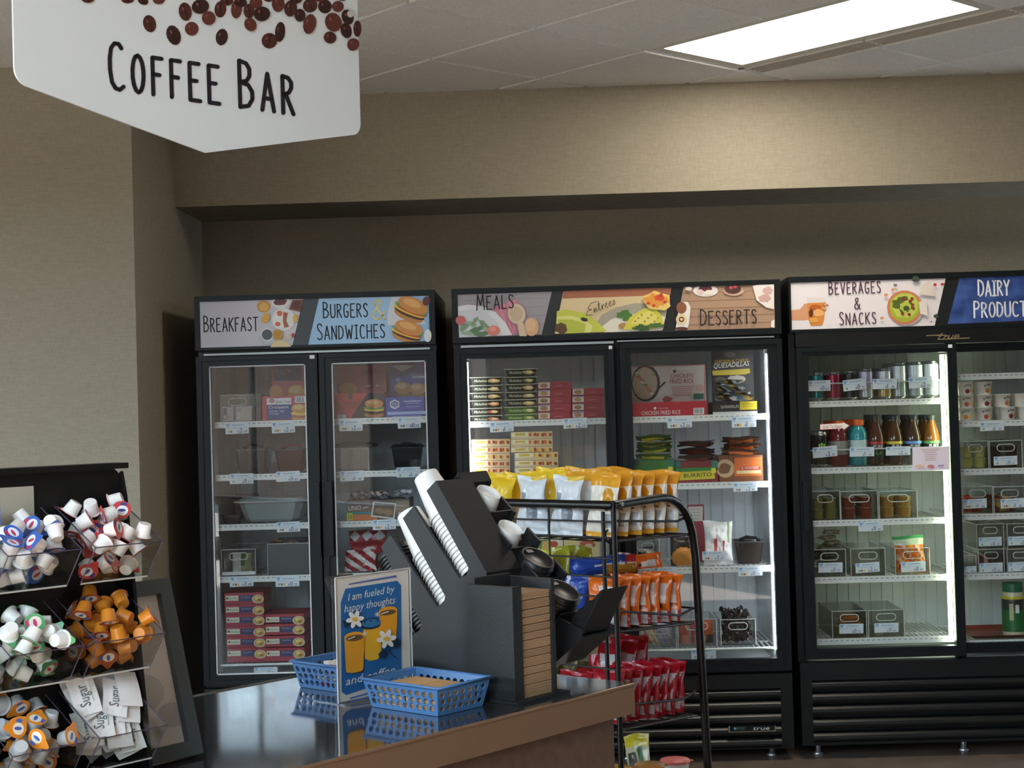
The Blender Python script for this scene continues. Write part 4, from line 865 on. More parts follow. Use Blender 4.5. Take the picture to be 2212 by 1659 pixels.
# ---------------------------------------------------------------- second freezer, left door
Z = ZF2
def tray(label, x0, x1, yt, yb, zb, col, food, grp, seed, word):
    """shallow printed tray with a projecting film lid"""
    yf = SHY+.02; a = ony(x0,yt+8,yf).x; b = ony(x1,yt+8,yf).x; zt = ony((x0+x1)/2,yt,yf).z; r = thing('meal_tray', label, 'meal tray', ((a+b)/2,yf+.07,zb), group=grp)
    q0 = [(a+.010,yf+.008,zb),(b-.010,yf+.008,zb),(b-.010,yf+.14,zb),(a+.010,yf+.14,zb)]; q1 = [(a+.003,yf,zt-.004),(b-.003,yf,zt-.004),(b-.003,yf+.15,zt-.004),(a+.003,yf+.15,zt-.004)]
    build('tray', MB().hexa(q0,q1,C_(col,.35)), r); build('lid_film', MB().box((a-.003,yf-.006,zt-.004),(b+.003,yf+.156,zt-.001),mat('#b9bba8',.25)), r)
    m = MB(); p = Pr(m, plane_y(yf)); W_px = x1-x0
    p.blob(x1-W_px*.26,yt+8.5,W_px*.19,4.4,C_(food),seed,14,.2); p.blob(x1-W_px*.24,yt+8,W_px*.1,2.6,C_('#e9d9a5'),seed+1); p.text(word,(x0+W_px*.12,yt+12),(x0+W_px*.52,yt+11),6,C_('#d9dfc4'),.25)
    build('print', m, r)
ys = [814,831.5,847.6,864,881,897,908]; fd = ['#c9a15c','#c7a36a','#c8a468','#d9895a','#b5563f','#c4705a']
for k in range(6):
    zb = Z[0]+.0128 if k == 5 else ony(1050,ys[k+1],SHY+.02).z
    tray('black noodle meal tray in the stack by the door edge', 1016+(k%2), 1084, ys[k], 0, zb+.0005, '#1d261c', fd[k], 'black meal trays in the shorter stack', k, 'Michelinas')
ys = [796,813.5,829,846,862,878,894,907]; fd = ['#b08f4c','#8f7a44','#c7a35c','#b59a6a','#d0a85f','#8aa34e','#8aa34e']
for k in range(7):
    zb = Z[0]+.0128 if k == 6 else ony(1125,ys[k+1],SHY+.02).z
    gr = k >= 5
    tray('green meal tray at the foot of the taller stack' if gr else 'black noodle meal tray in the taller stack beside the red boxes', 1091, 1160, ys[k], 0, zb+.0005, '#4c7a2c' if gr else '#1a231a', fd[k], 'green meal trays' if gr else 'black meal trays in the taller stack', 30+k, 'Michelinas')
def redbox(x0, x1, ys, grp, lab, zs):
    for k in range(len(ys)-1):
        zb = zs+.0128 if k == len(ys)-2 else ony((x0+x1)/2,ys[k+1],SHY+.02).z
        def f_(p, y=ys[k], k=k):
            w = x1-x0; p.rect(x0+1,y+2,x0+w*.36,y+14.5,C_('#dbd2cc')); p.ell(x0+w*.18,y+9,w*.12,4.4,C_(('#a9714d','#b58a55','#8f6a44')[k%3])); p.rect(x0+2,y+2.5,x0+w*.34,y+4.5,C_('#7a86b5' if k%2 else '#c9b9a0')); p.line([(x0+w*.5,y+9.5),(x0+w*.75,y+9)],1.1,C_('#d98a94'))
        carton('meal_box', lab, 'box', x0, x1, ys[k]+.4, zs, .15, '#9e2636', f_, group=grp, zbase=zb+.0004)
redbox(1162,1234,[824,841,857,873,890,907],'red meal boxes in the taller pile','red meal box in the five-high pile beside the noodle trays',Z[0])
redbox(1236,1305,[838,854,871,887,906],'red meal boxes in the shorter pile','red meal box in the four-high pile by the door post',Z[0])
def ybox(x0, x1, ys, grp, lab, zs, kind, dy=.02):
    for k in range(len(ys)-1):
        zb = zs+.0128 if k == len(ys)-2 else ony((x0+x1)/2,ys[k+1],SHY+dy).z
        def f_(p, y=ys[k], k=k):
            w = x1-x0; p.rect(x0+1,y+1.5,x0+w*.42,y+11.5,C_('#f0e6c2')); p.rect(x0+w*.10,y+4,x0+w*.34,y+9,C_('#d6b64c'))
            fc = ('#c94a2e','#dcb24f','#d5562f')[(k*2+kind)%3]
            for j in range(9): p.blob(x0+w*(.46+.06*j),y+6.8,w*.035,3.8,C_((fc,'#eec77a','#8f3a22')[j%3]),k*9+j,9,.3)
        carton('meal_box', lab, 'box', x0, x1, ys[k]+.4, zs, .15, '#e4c69a', f_, group=grp, zbase=zb+.0004, dy=dy)
ybox(1018.5,1102,[948.5,965,980,995,1010,1026,1042,1058],'cream meal boxes in the left pile','cream and red pasta meal box in the pile against the door edge',Z[1],0)
ybox(1112,1206,[977,994,1009,1026,1042,1057],'cream meal boxes in the lower right pile','cream meal box low in the pile nearer the door post',Z[1],1)
zt_ = ony(1150,977,SHY+.02).z
ybox(1104,1194,[932,948,964.5,977],'cream meal boxes on top','cream meal box on top of the pile nearer the door post',zt_-.0124,0)
def f_(p): p.rect(1152,1166,1185,1188,C_('#5f8a45')); p.blob(1185,1180,16,12,C_('#d9b46a'),3); p.blob(1196,1175,9,7,C_('#c0573b'),5)
carton('meal_box', 'white meal box with a green vegetable picture behind the snack rack', 'box', 1140, 1215, 1150, Z[2], .2, '#e9e1cb', f_)
def f_(p): p.rect(1222,1168,1240,1186,C_('#e6d488')); p.rect(1224,1180,1238,1190,C_('#3f7d4f')); p.blob(1268,1176,16,10,C_('#c86a4c'),6); p.blob(1272,1180,9,6,C_('#e8c9a0'),8)
carton('meal_box', 'yellow meal box with a stir-fry picture behind the snack rack', 'box', 1218, 1295, 1150, Z[2], .2, '#ecd9a4', f_)
# ---------------------------------------------------------------- second freezer, right door
def f_(p):
    p.ell(1395,828,31,40,C_('#3b3a3c')); p.ell(1393,828,27,35,C_('#bfa88f')); p.line([(1424,838),(1436,826)],3.5,C_('#3b3a3c'))
    for i in range(16): p.blob(1376+(i*13)%36,806+(i*17)%46,4,3,C_(('#e0d5c2','#b08a6a','#c97f58','#8f9a66')[i%4]),i)
    p.rect(1449,793,1492,810,C_('#d8c9bf')); p.text('CHICKEN',(1448,817),(1497,815),10,C_('#8d3a35')); p.text('FRIED RICE',(1447,829),(1498,827),10,C_('#8d3a35')); p.ell(1457,802,3.5,3.5,C_('#4d3634')); p.text('Members Mark',(1463,804),(1490,803),3.6,C_('#7d5a54'))
    for i in range(5): p.line([(1450+i,836+i*4.5),(1498-i,834+i*4.5)],1.6,C_('#c2877d'))
    p.rect(1498,850,1520,862,C_('#35694f')); p.blob(1512,838,9,7,C_('#cf9d93'),3); p.blob(1442,862,10,7,C_('#b54f4a'),4); p.line([(1365,793),(1522,788)],1.4,C_('#b5605a')); p.line([(1522,788),(1522,866)],1.4,C_('#b5605a'))
frl = f_
def f_(p): p.text('CHICKEN FRIED RICE',(1386,897),(1470,894),9,C_('#efe6e2')); p.text('Members Mark',(1421,884),(1444,883),4,C_('#e6b9b4')); p.ell(1415,882,3,3,C_('#efe6e2')); p.rect(1498,881,1521,895,C_('#e9e6e4')); p.bars(1500,882,1519,893,C_('#2b2726'),10)
fb_, _q = carton('food_box', 'long red chicken fried rice box with a barcode', 'box', 1363.5, 1527, 868, Z[0], .17, '#b81f35', f_)
raised_lid(fb_, 1364, 1524, 789, Z[0], '#cdbfb5', frl, .19)
def f_(p):
    p.rect(1541,776,1622,799,C_('#2a2724')); p.text('CHICKEN & CHEESE',(1543,785),(1617,781),7,C_('#c9a43a')); p.text('QUESADILLAS',(1541,796),(1618,790),11,C_('#e8e4d6'),.15); p.poly([(1538,801),(1619,796),(1621,805),(1610,809),(1540,811)],C_('#cbb136')); p.ell(1577,766,12,6,C_('#4a4642')); p.blob(1592,818,18,8,C_('#b9b0a0'),5); p.blob(1556,820,12,6,C_('#5d5548'),6)
qul = f_
def f_(p): p.rect(1540,889,1636,898,C_('#dfddd8')); p.text('QUESADILLAS',(1557,882),(1596,880),6,C_('#e3ded0')); p.rect(1598,867,1635,885,C_('#d9bf2e')); p.line([(1603,873),(1630,872)],1.5,C_('#8d7a1e')); p.line([(1603,878),(1630,877)],1.2,C_('#8d7a1e'))
qb, q = carton('food_box', 'black quesadilla box with a yellow panel and white lower strip', 'box', 1540, 1637, 868, Z[0], .17, '#23211f', f_)
raised_lid(qb, 1537, 1627, 757, Z[0], '#23211f', qul, .19)
pl_ = Pile([qb])
for i in range(4):
    me = pillow(.17-.02*i,.07,.016,lambda s,u,v,i=i: C_(('#26282c','#c9ccd0','#5b7385','#a58a3c')[int(u*6+v*3+i)%4],.18),seed=60+i,wrink=.2)
    M = pl_.drop(geo_of(me), TR((q[0]+.095-.008*i, q[4]+.03+.01*(i%2), 0),4*i-6,78), q[3]+.001, q[3]+.2, .002)
    put('quesadilla_pouch', me, M, 'crumpled black and silver pouch heaped on the quesadilla box', 'pouch', 'pouches on the quesadilla box')
def burr(x0, x1, ybx, label, bcol, kind, wraps, wcol):
    def f_(p):
        w = x1-x0; b = ybx
        if kind == 0: p.rect(x0,b+14,x1,b+22,C_('#3f8a3a')); p.poly([(x0+8,b+24),(x1-8,b+20),(x1-6,b+38),(x0+6,b+42)],C_('#d9c938')); p.text('BURRITO',(x0+w*.2,b+36),(x1-w*.14,b+33),9,C_('#2f3a14')); p.rect(x0,b,x0+w*.13,b+14,C_('#2f7a6a')); p.rect(x1-w*.15,b,x1,b+14,C_('#2f7a6a')); p.rect(x1-14,b+15,x1-4,b+26,C_('#e3d44a'))
        else: p.ell(x0+14,b+28,20,20,C_('#c9a882')); p.blob(x0+13,b+28,13,13,C_('#7d5236'),4); p.rect(x0+33,b+4,x1-2,b+44,C_('#cf6a2a')); p.rect(x0+46,b+24,x1-6,b+31,C_('#b0302c')); p.text('EL MONTEREY',(x0+49,b+30),(x1-9,b+28.5),5,C_('#efe2d2')); p.rect(x0+38,b+32,x1-4,b+39,C_('#dcc48a'))
    r, q = carton('burrito_box', label, 'box', x0, x1, ybx, Z[1], .17, bcol, f_)
    pl_ = Pile([r])
    for i in range(wraps):
        me = pillow((q[1]-q[0])*.88,.06,.020,lambda s,u,v: (C_(wcol[0],.25) if .18<u<.82 and .25<v<.8 else C_(wcol[1],.2)),seed=80+i+int(x0),wrink=.16)
        M = pl_.drop(geo_of(me), TR(((q[0]+q[1])/2+.002*(i%2), q[4]+.02+.006*(i%2), 0),3*(i%3)-3,72), q[3]+.001, q[3]+.2, .002)
        put('burrito_pouch', me, M, label.split(' box')[0]+' pouch lying on the open box', 'pouch', label.split(' box')[0]+' pouches')
burr(1369,1457,993,'green and yellow burrito box beside the freezer door post','#4a8f3c',0,4,('#c9bf36','#3c5a2a'))
burr(1459,1550.5,996,'red and green burrito box in the middle of the shelf','#8e2c33',0,3,('#6b1f22','#2d2422'))
burr(1553,1648,984,'brown and orange burrito box nearest the freezer side wall','#7d4a2c',1,3,('#c9662c','#4a2e24'))
def f_(p):
    p.rect(1487,1094,1518,1126,C_('#c9c2b4'))
    for i in range(4): p.line([(1490,1100+i*7),(1514,1099+i*7)],1.2,C_('#9a8f84'))
carton('card', 'small cream card with a dark red border behind the white bag', 'card', 1485, 1521, 1090, Z[2], .008, '#8e3038', f_, dy=.20)
def wfilm(s,u,v): return C_('#b9343c',.35) if (.3<u<.42 and .3<v<.6) or (.6<u<.7 and .3<v<.55) else (C_('#8fa66a',.3) if .82<u<.9 and v>.5 else C_('#e9e9e6',.35))
me = pillow(.125,.185,.075,wfilm,26,36,seed=91,wrink=.2)
wb_ = put('paper_roll_bag', me, TR((pmid(1544,SHY+.05),SHY+.06,Z[2]+.013),0,-3), 'white bag with red lettering on the shelf beside the dark scoop pan', 'bag')
price_tag(f2, 1543,1200,'2','.50',SHY+.012,52,19,-1,2)
tub('dark brown food pan with a black scoop beside the white bag', 1585, 1656, 1170, Z[2], mat('#2b2622',.12), .17, .04, BLACK2, None, ACRDARK)
_, bn = clear_bin('clear bin of dark pretzel packs behind the snack rack', 1375, 1424, 1165, Z[2], .26, .01)
me = pillow(.08,.08,.05,lambda s,u,v: C_(('#4a3f66','#8a6a58','#33302e','#cfcac4')[int(v*4+u)%4],.25),seed=95)
put('pretzel_pack', me, TR(((bn[0]+bn[1])/2,bn[4]+.05,bn[2]+.003),3,-10), 'dark purple and brown pack inside a clear bin', 'pack')
def hfilm(s,u,v): return C_('#d9923f',.4) if v<.62 and ((u-.5)/.46)**2+((v-.3)/.32)**2<1.1 else C_('#2a2320',.3)
me = pillow(.115,.125,.05,hfilm,seed=96)
put('hash_brown_bag', me, TR((pmid(1468,SHY+.05),SHY+.05,Z[2]+.013),2,-6), 'black bag with a golden potato picture behind the snack rack', 'bag')
_, bn = clear_bin('clear bin of white patterned and cream packs on the bottom rack', 1383, 1461, 1352, Z[3], .26, .01)
for i,(c1,c2,rz) in enumerate((('#e6ddd0','#d99a55',12),('#dcdaea','#c3bfe0',-4))):
    me = pillow(.07,.085,.03,lambda s,u,v,c1=c1,c2=c2: C_(c1,.3) if (u*3+v*2)%1<.6 else C_(c2,.3),seed=97+i)
    put('snack_pack', me, TR((bn[0]+.042+.068*i,bn[4]+.05+.045*i,bn[2]+.003),rz,-6), ('cream and orange pack','white and lilac patterned pack')[i]+' in the clear bin on the bottom rack', 'pack')
_, bn = clear_bin('clear bin of orange and coral packs on the bottom rack', 1464, 1548, 1338, Z[3], .26, .01)
for i,(c1,c2) in enumerate((('#d9705a','#e8a08a'),('#c25a5f','#d98a86'),('#d9662c','#2b2a26'))):
    me = pillow(.045,.095,.022,lambda s,u,v,c1=c1,c2=c2: C_(c1,.3) if v>.35 or u<.3 else C_(c2,.3),seed=101+i)
    put('snack_pack', me, TR((bn[0]+.030+.051*i,bn[4]+.045,bn[2]+.003),4*i-4,-6), ('coral pack','rose pink pack','bright orange and black pack')[i]+' standing in the bin of orange packs', 'pack')
_, bn = clear_bin('clear bin heaped with dark twist-wrapped candies', 1557, 1632, 1338, Z[3], .28, .01)
CW = [mat('#2a2422',.15), mat('#3a302c',.15)]
def candy_mesh(seed):
    rr = random.Random(seed); m = MB(); m.lathe([(.012,-.019),(.003,-.011),(.009,-.007),(.0105,0),(.009,.007),(.003,.011),(.013,.019)],7,CW[seed%2],Matrix.Rotation(1.57,4,'Y'))
    for v in m.v: v.x += rr.uniform(-.001,.001); v.y += rr.uniform(-.002,.002); v.z += rr.uniform(-.002,.002)
    return m.mesh('candy')
cms = [candy_mesh(i) for i in range(4)]; rr = random.Random(5); pl_ = Pile([_]); gs_ = [geo_of(c) for c in cms]; k = 0
for tr_ in range(170):
    if k >= 60: break
    M = pl_.drop(gs_[k%4], TR((rr.uniform(bn[0]+.022,bn[1]-.022), rr.uniform(bn[4]+.022,bn[4]+.13), 0),rr.uniform(0,180),0,rr.uniform(-25,25)), bn[2]+.001, bn[3]+.012, .003)
    if M is not None: put('wrapped_candy', cms[k%4], M, 'dark twist-wrapped candy in the clear bin on the bottom rack', 'candy', 'wrapped candies in the bin'); k += 1
# ================================================================== things in the sliding-door fridge
Z = ZF3
ALUC = mat('#cfd3d6', .22, .9)
def can_mesh(r, h, body, band=None):
    m = MB(); b = mat(body,.25,.35) if isinstance(body,str) else body
    m.lathe([(r*.72,0),(r*.95,.006),(r,.012)],20,ALUC,cap0=True); m.lathe([(r,.012),(r,h*.45)],20,b)
    m.lathe([(r,h*.45),(r,h-.014)],20,mat(band,.3,.2) if band else b); m.lathe([(r,h-.014),(r*.84,h-.004),(r*.86,h),(r*.8,h-.001),(r*.78,h-.004),(0,h-.004)],20,ALUC)
    return m.mesh('can')
def row(name, mesh, px, py, zs, n, pitch, label, cat, grp, y0, jx=0.0):
    x = ony(px, py, y0).x
    for k in range(n):
        put(name, mesh, TR((x+jx*k, y0+pitch*k, zs+.0128), 25*k), label, cat, grp)
CANS = [(1764,.033,.122,'#1f8f93',None,3,'teal soda can on the top shelf'),(1800,.033,.122,'#a01d45',None,3,'cherry red soda can on the top shelf'),
        (1838,.031,.125,'#20242a','#15181c',4,'black iced coffee can on the top shelf'),(1871,.031,.132,'#c9ccd3','#b9b3cf',4,'silver can with purple flowers on the top shelf'),
        (1911,.030,.132,'#d0b27c','#c9ccd0',4,'silver and orange can on the top shelf'),(1943,.030,.152,'#c4c8cc','#d5d8db',4,'slim silver energy can beside the orange can'),(1978,.031,.154,'#b9c1c8','#c9d0d6',4,'slim silver energy can in the middle of three'),(2012,.031,.157,'#d5d9dc','#c9ced2',4,'tall silver energy can nearest the light strip')]
for px, r, h, c1, c2, n, lab in CANS: row('drink_can', can_mesh(r,h,c1,c2), px, 840, Z[0], n, .075, lab, 'can', lab+' row', SHY+.045, .002)
def rev(prof, mats, n=18):
    """profile split into coloured zones: [(r,z,zone)]"""
    m = MB()
    for i in range(len(prof)-1): m.lathe([prof[i][:2], prof[i+1][:2]], n, mats[prof[i][2]])
    return m
def bottle(px, py, label, kind, body, cap, lab, n, ztop, r):
    """front bottle and the ones behind it"""
    y0 = SHY+.05; x = ony(px,py,y0).x; zt = ony(px,ztop,y0).z - (Z[1]+.0128); h = zt
    for k in range(n):
        root = thing('drink_bottle', label if k == 0 else label.replace('at the front','farther back'), 'bottle', (x+.002*k,y0+.082*k,Z[1]+.0128), group=label.split(' at ')[0]+' row')
        bm_, cm, lm = mat(body,.1), mat(cap,.4), mat(lab,.4)
        if kind == 'sport':
            P = [(.0,0),(r*.9,.002),(r,.012),(r,.035),(r*.94,.05),(r,.06),(r,h*.58),(r*.96,h*.6),(r,h*.64),(r*.98,h*.70),(r*.80,h*.80),(r*.52,h*.86),(r*.5,h*.88)]
            build('bottle_body', MB().lathe(P,18,bm_), root, False); build('label_band', MB().lathe([(r*1.01,h*.26),(r*1.01,h*.56)],18,lm), root, False)
            build('cap', MB().lathe([(r*.62,h*.87),(r*.64,h*.88),(r*.64,h*.98),(r*.6,h),(0,h)],16,cm), root, False)
        else:
            P = [(0,0),(r*.9,.002),(r,.012),(r,h*.48),(r*.98,h*.56),(r*.82,h*.68),(r*.58,h*.80),(r*.46,h*.88),(r*.46,h*.92)]
            build('bottle_body', MB().lathe(P,18,mat(body,.06)), root, False); build('label_band', MB().lathe([(r*1.01,h*.16),(r*1.01,h*.42)],18,mat('#15181a',.4)), root, False); build('label_stripe', MB().lathe([(r*1.015,h*.42),(r*1.015,h*.475)],18,lm), root, False)
            build('cap', MB().lathe([(r*.56,h*.90),(r*.58,h*.91),(r*.58,h*.98),(r*.54,h),(0,h)],16,cm), root, False)
            if k == 0:
                m = MB(); fr = Fr(Vector((0,-r*1.04,0)),(1,0,0),(0,0,1)); vs_, fs, a0, a1 = textmesh('PURE'); s_ = r*1.15/(a1-a0); m.add([fr((u-(a0+a1)/2)*s_, h*.345+v*s_*1.1) for u,v in vs_], fs, WHITEP)
                for sx in (-1,1): m.poly([fr(0,h*.20),fr(sx*.012,h*.235),fr(sx*.014,h*.28),fr(sx*.003,h*.25)][::sx], C_('#4d8a3c'))
                build('label_print', m, root, False)
bottle(1812,960,'red sports drink bottle with orange cap at the front','sport','#6e1f28','#e8652a','#8a8784',4,909,.037)
bottle(1855,960,'blue sports drink bottle with orange cap at the front','sport','#2f8f9c','#ee6a2b','#bcd3d6',4,906,.037)
bottle(1893,960,'dark tea bottle with red label stripe at the front','tea','#4a2a1c','#23272b','#a6262c',3,896,.034)
bottle(1933,960,'dark tea bottle with yellow label stripe at the front','tea','#4a3018','#20252a','#d3bf3b',3,896,.034)
bottle(1973,960,'dark tea bottle with blue label stripe at the front','tea','#3c2c1c','#20252a','#5f8fd0',3,896,.034)
bottle(2013,960,'amber tea bottle with green label stripe at the front','tea','#7a4d1f','#2b3432','#5fae57',3,896,.034)
ms = can_mesh(.033,.150,'#17191a',None); x = ony(1772,960,SHY+.045).x
for k in range(3):
    root = thing('drink_can', 'tall black energy can with a green claw mark' if k == 0 else 'tall black energy can farther back on the second shelf', 'can', (x,SHY+.045+.075*k,Z[1]+.0128), group='black energy cans'); o = bpy.data.objects.new('can_body', ms); COL.objects.link(o); o.parent = root
    if k == 0:
        m = MB(); fr = Fr(Vector((0,-.0345,0)),(1,0,0),(0,0,1)); G = mat('#8fd43a',.4)
        for i,(u,z0,z1) in enumerate(((-.011,.045,.100),(-.001,.035,.104),(.009,.048,.100))): m.poly([fr(u-.0005,z0),fr(u+.0025,z0+.006),fr(u+.0045,z1),fr(u-.003,z1-.002)],G)
        build('claw_mark', m, root, False)
# sauce cups in bins
def sauce_mesh(col, lidc):
    m = MB(); r = rrect(-.5,.5,-.5,.5,.28,4); n = len(r); rings = [(.035,0),(.039,.006),(.046,.038),(.049,.040),(.049,.043)]; b = mat(col,.3)
    vs_ = [(u*w*1.0, v*w, z) for w,z in rings for u,v in r]; m.add(vs_, [(j*n+i,j*n+(i+1)%n,(j+1)*n+(i+1)%n,(j+1)*n+i) for j in range(len(rings)-1) for i in range(n)], b, True)
    m.add(vs_[:n], [tuple(range(n-1,-1,-1))], b); m.add([(u*.049,v*.049,.0434) for u,v in r], [tuple(range(n))], mat(lidc,.25)); m.add([(-.016,-.024,.0434),(.016,-.024,.0434),(.010,-.030,.042),(-.010,-.030,.042)],[(0,1,2,3)],mat(lidc,.25))
    return m.mesh('sauce_cup')
for (x0,x1,col,lc,nm) in ((1752,1814,'#8e8445','#b9b79a','olive'),(1816,1896,'#8f3a22','#c9b9ae','rust red'),(1899,1981,'#b8873a','#d3c9a6','mustard yellow')):
    _, bn = clear_bin('clear bin of %s sauce cups on the third shelf' % nm, x0, x1, 1061, Z[2], .32, .01)
    sm_ = sauce_mesh(col, lc); w = bn[1]-bn[0]
    for k in range(12):
        c_ = k % 2; lv = (k//2) % 2; dp = k//4
        put('sauce_cup', sm_, TR((bn[0]+w*(.27+.46*c_), bn[4]+.036+.060*dp, bn[2]+.0006+.0445*lv), 0), '%s dipping sauce cup in its bin on the third shelf' % nm, 'sauce cup', '%s sauce cups' % nm)
# fourth shelf
_, bn = clear_bin('clear bin overflowing with tan cracker packets', 1757, 1827, 1187, Z[3], .3, .01, tagv=(1794,1226,'0','.75',SHY+.006,52,21,0,0))
rr = random.Random(3)
pk = [pillow(.072,.05,.016,lambda s,u,v,i=i: C_(('#8d8468','#a39b82','#6d654c')[int(u*5+v*3+i)%3],.3),seed=110+i,wrink=.25,nu=7,nv=7) for i in range(3)]
pl_ = Pile([_, f3]); pl_.b = [x for x in pl_.b]; gs_ = [geo_of(m_) for m_ in pk]
for k in range(16):
    M = pl_.drop(gs_[k%3], TR((rr.uniform(bn[0]+.046,bn[1]-.046), bn[4]+.035+.07*(k%3)+rr.uniform(0,.02), 0),rr.uniform(-8,8),rr.uniform(70,84)), bn[2]+.001, bn[3]+.085, .003)
    if M is not None: put('cracker_packet', pk[k%3], M, 'tan cracker packet piled in the overflowing bin', 'packet', 'cracker packets in the overflowing bin')
clear_bin('empty grey see-through bin on the fourth shelf', 1838, 1912, 1185, Z[3], .3, .01, ACRYLG, tagv=(1874,1226,'2','.00',SHY+.006,52,21,-3,3))
_, bn = clear_bin('clear bin with a green-sealed bag of orange pepper strips', 1934, 2008, 1184, Z[3], .3, .01, tagv=(1973,1224,'0','.50',SHY+.006,53,22,-2,0))
def zfilm(s,u,v): return C_('#1f8a45',.35) if v>.9 else (C_('#b9c4a8',.25) if v>.72 else C_(('#d9661f','#e08a2a','#c9481f','#d8b08a')[int(u*9+v*7)%4],.3))
put('zip_bag', pillow(.135,.155,.06,zfilm,seed=120,nu=12,nv=12,seal=.05), TR(((bn[0]+bn[1])/2,bn[4]+.045,bn[2]+.002),3,-4), 'zip bag of orange pepper strips with a green seal', 'bag')
# bottom shelf
_b1r, b1 = clear_bin('clear bin with carrot cups on the bottom shelf', 1798, 1872, 1320, Z[4], .32, .012, ACRYLG, tagv=(1839,1358,'0','.75',SHY+.007,52,21,0,0))
_, b2 = clear_bin('clear bin with one cream dip cup on the bottom shelf', 1876, 1953, 1318, Z[4], .32, .012, ACRYLG, tagv=(1915,1356,'0','.50',SHY+.007,52,20,0,0))
gs = sauce_mesh('#6f7a35','#a3a97a'); cs = sauce_mesh('#d9cfae','#e6e2d2')
_cups = []
for k,(dx,dy_) in enumerate(((.036,.04),(.1,.05),(.07,.12))): _cups.append(put('dip_cup', gs, TR((b1[0]+dx,b1[4]+dy_,b1[2]+.0005),6*k), 'green pickle cup in the carrot bin', 'cup', 'green cups in the carrot bin'))
OR = [mat('#d97a2b',.4), mat('#e28f3f',.4)]; cm_ = MB().lathe([(.002,0),(.0055,.004),(.0065,.03),(.004,.05),(0,.052)],8,OR[0]).mesh('carrot')
pl_ = Pile([_b1r]+_cups); gc_ = geo_of(cm_)
for k in range(16):
    M = pl_.drop(gc_, TR((rr.uniform(b1[0]+.035,b1[1]-.035),rr.uniform(b1[4]+.035,b1[4]+.14),0),rr.uniform(0,180),90), b1[2]+.001, b1[3]-.004, .003)
    if M is not None: put('baby_carrot', cm_, M, 'baby carrot heaped in the bin on the bottom shelf', 'carrot', 'baby carrots in the bin')
put('dip_cup', cs, TR((b2[0]+.05,b2[4]+.05,b2[2]+.0005),4), 'cream dip cup with white lid in the bin on the bottom shelf', 'cup')
# ---------------------------------------------------------------- right-hand door
Z = ZF3R; SHY2 = SHY+.01
def yog_mesh(seed, fr_):
    m = MB(); W2 = mat('#ece6dc',.35); r0, r1, h = .028, .034, .050
    m.lathe([(r0,0),(r1,h),(r1+.002,h+.001),(r1+.002,h+.004),(0,h+.004)],20,W2,cap0=True)
    for i,(a,z,k) in enumerate(((-100,.015,.010),(-60,.018,.009),(-120,.036,.0035))):
        an = math.radians(a); rr_ = r0+(r1-r0)*z/h+.0006; pts = []
        for j in range(10): b = 2*math.pi*j/10; th = an+k*math.cos(b)/rr_; zz = z+k*math.sin(b); q_ = r0+(r1-r0)*zz/h+.0008; pts.append((q_*math.cos(th),q_*math.sin(th),zz))
        m.poly(pts, mat((fr_,'#f0d27a','#3a4a66')[i],.4))
    for zz in (.037,.041):
        q_ = r0+(r1-r0)*zz/h+.0008; m.poly([(q_*math.cos(math.radians(a)),q_*math.sin(math.radians(a)),zz+dz) for a,dz in ((-110,0),(-90,0),(-70,0),(-70,.0025),(-90,.0025),(-110,.0025))], mat('#7d6a55',.5))
    return m.mesh('yogurt_cup')
ym = [yog_mesh(0,'#d98a2f'), yog_mesh(1,'#b5443a'), yog_mesh(2,'#8e2a3a')]
yr = [(2084,0),(2123,1),(2175,0),(2212,2),(2250,1)]
yc = 0
for lv, pxs in ((0,(2088,2127,2176,2215,2254)),(1,(2088,2127,2166,2208,2247)),(2,(2088,2127))):
    for k, px in enumerate(pxs):
        for dpt in range(2):
            x = ony(px,890,SHY2+.05).x
            put('yogurt_cup', ym[(k+lv)%3], TR((x+.003*dpt,SHY2+.05+.087*dpt,Z[1]+.0128+.0546*lv),17*k+9*lv-12), ('white fruit yogurt cup in the bottom row','white fruit yogurt cup in the middle row','white fruit yogurt cup in the top row')[lv], 'yogurt', 'yogurt cups row %d' % (lv+1))
_, bn = clear_bin('clear bin of pale yellow pudding cups', 2079, 2135, 953, Z[2], .3, .01)
ps = sauce_mesh('#d6cf7a','#e9e6c4')
for k in range(4): put('pudding_cup', ps, TR((bn[0]+(bn[1]-bn[0])*(.252+.496*(k%2)),bn[4]+.036,bn[2]+.0006+.0445*(k//2)),0), 'pale yellow pudding cup in its clear bin', 'cup', 'pale yellow pudding cups')
_, bn = clear_bin('clear bin of chocolate pudding cups with a price card', 2138, 2208, 952, Z[2], .3, .01, ACRYLG, tagv=(2172,995,'0','.50',SHY+.006,51,19,-1,1))
ps = sauce_mesh('#4a2a22','#6d5a52')
for k in range(4): put('pudding_cup', ps, TR((bn[0]+(bn[1]-bn[0])*(.252+.496*(k%2)),bn[4]+.036,bn[2]+.0006+.0445*(k//2)),0), 'dark chocolate pudding cup in its clear bin', 'cup', 'chocolate pudding cups')
for (x0,x1,cc,lab,tg_) in ((2080,2144,('#a02c26','#c4472f','#8a2323'),'clear bin of red cheese snack packs',(2106,1088,'1','.00',SHY+.006,51,20,-2,3)),(2147,2216,('#7d2a2c','#d3b03a','#b98a55'),'clear bin of red and yellow snack packs',(2187,1087,'1','.00',SHY+.006,51,20,-2,3))):
    _, bn = clear_bin(lab, x0, x1, 1051, Z[3], .3, .01, tagv=tg_)
    for k in range(5):
        me = pillow(.070,.06,.022,lambda s,u,v: C_(cc[int(u*4+v*3)%3],.3),seed=130+k+int(x0),nu=7,nv=7)
        put('snack_pack', me, TR(((bn[0]+bn[1])/2+.008*(k%3-1),bn[4]+.035+.050*k,bn[2]+.003),4*k-8,-6), lab.replace('clear bin of ','').replace('packs','pack')+' standing in its bin', 'pack', lab.replace('clear bin of ',''))
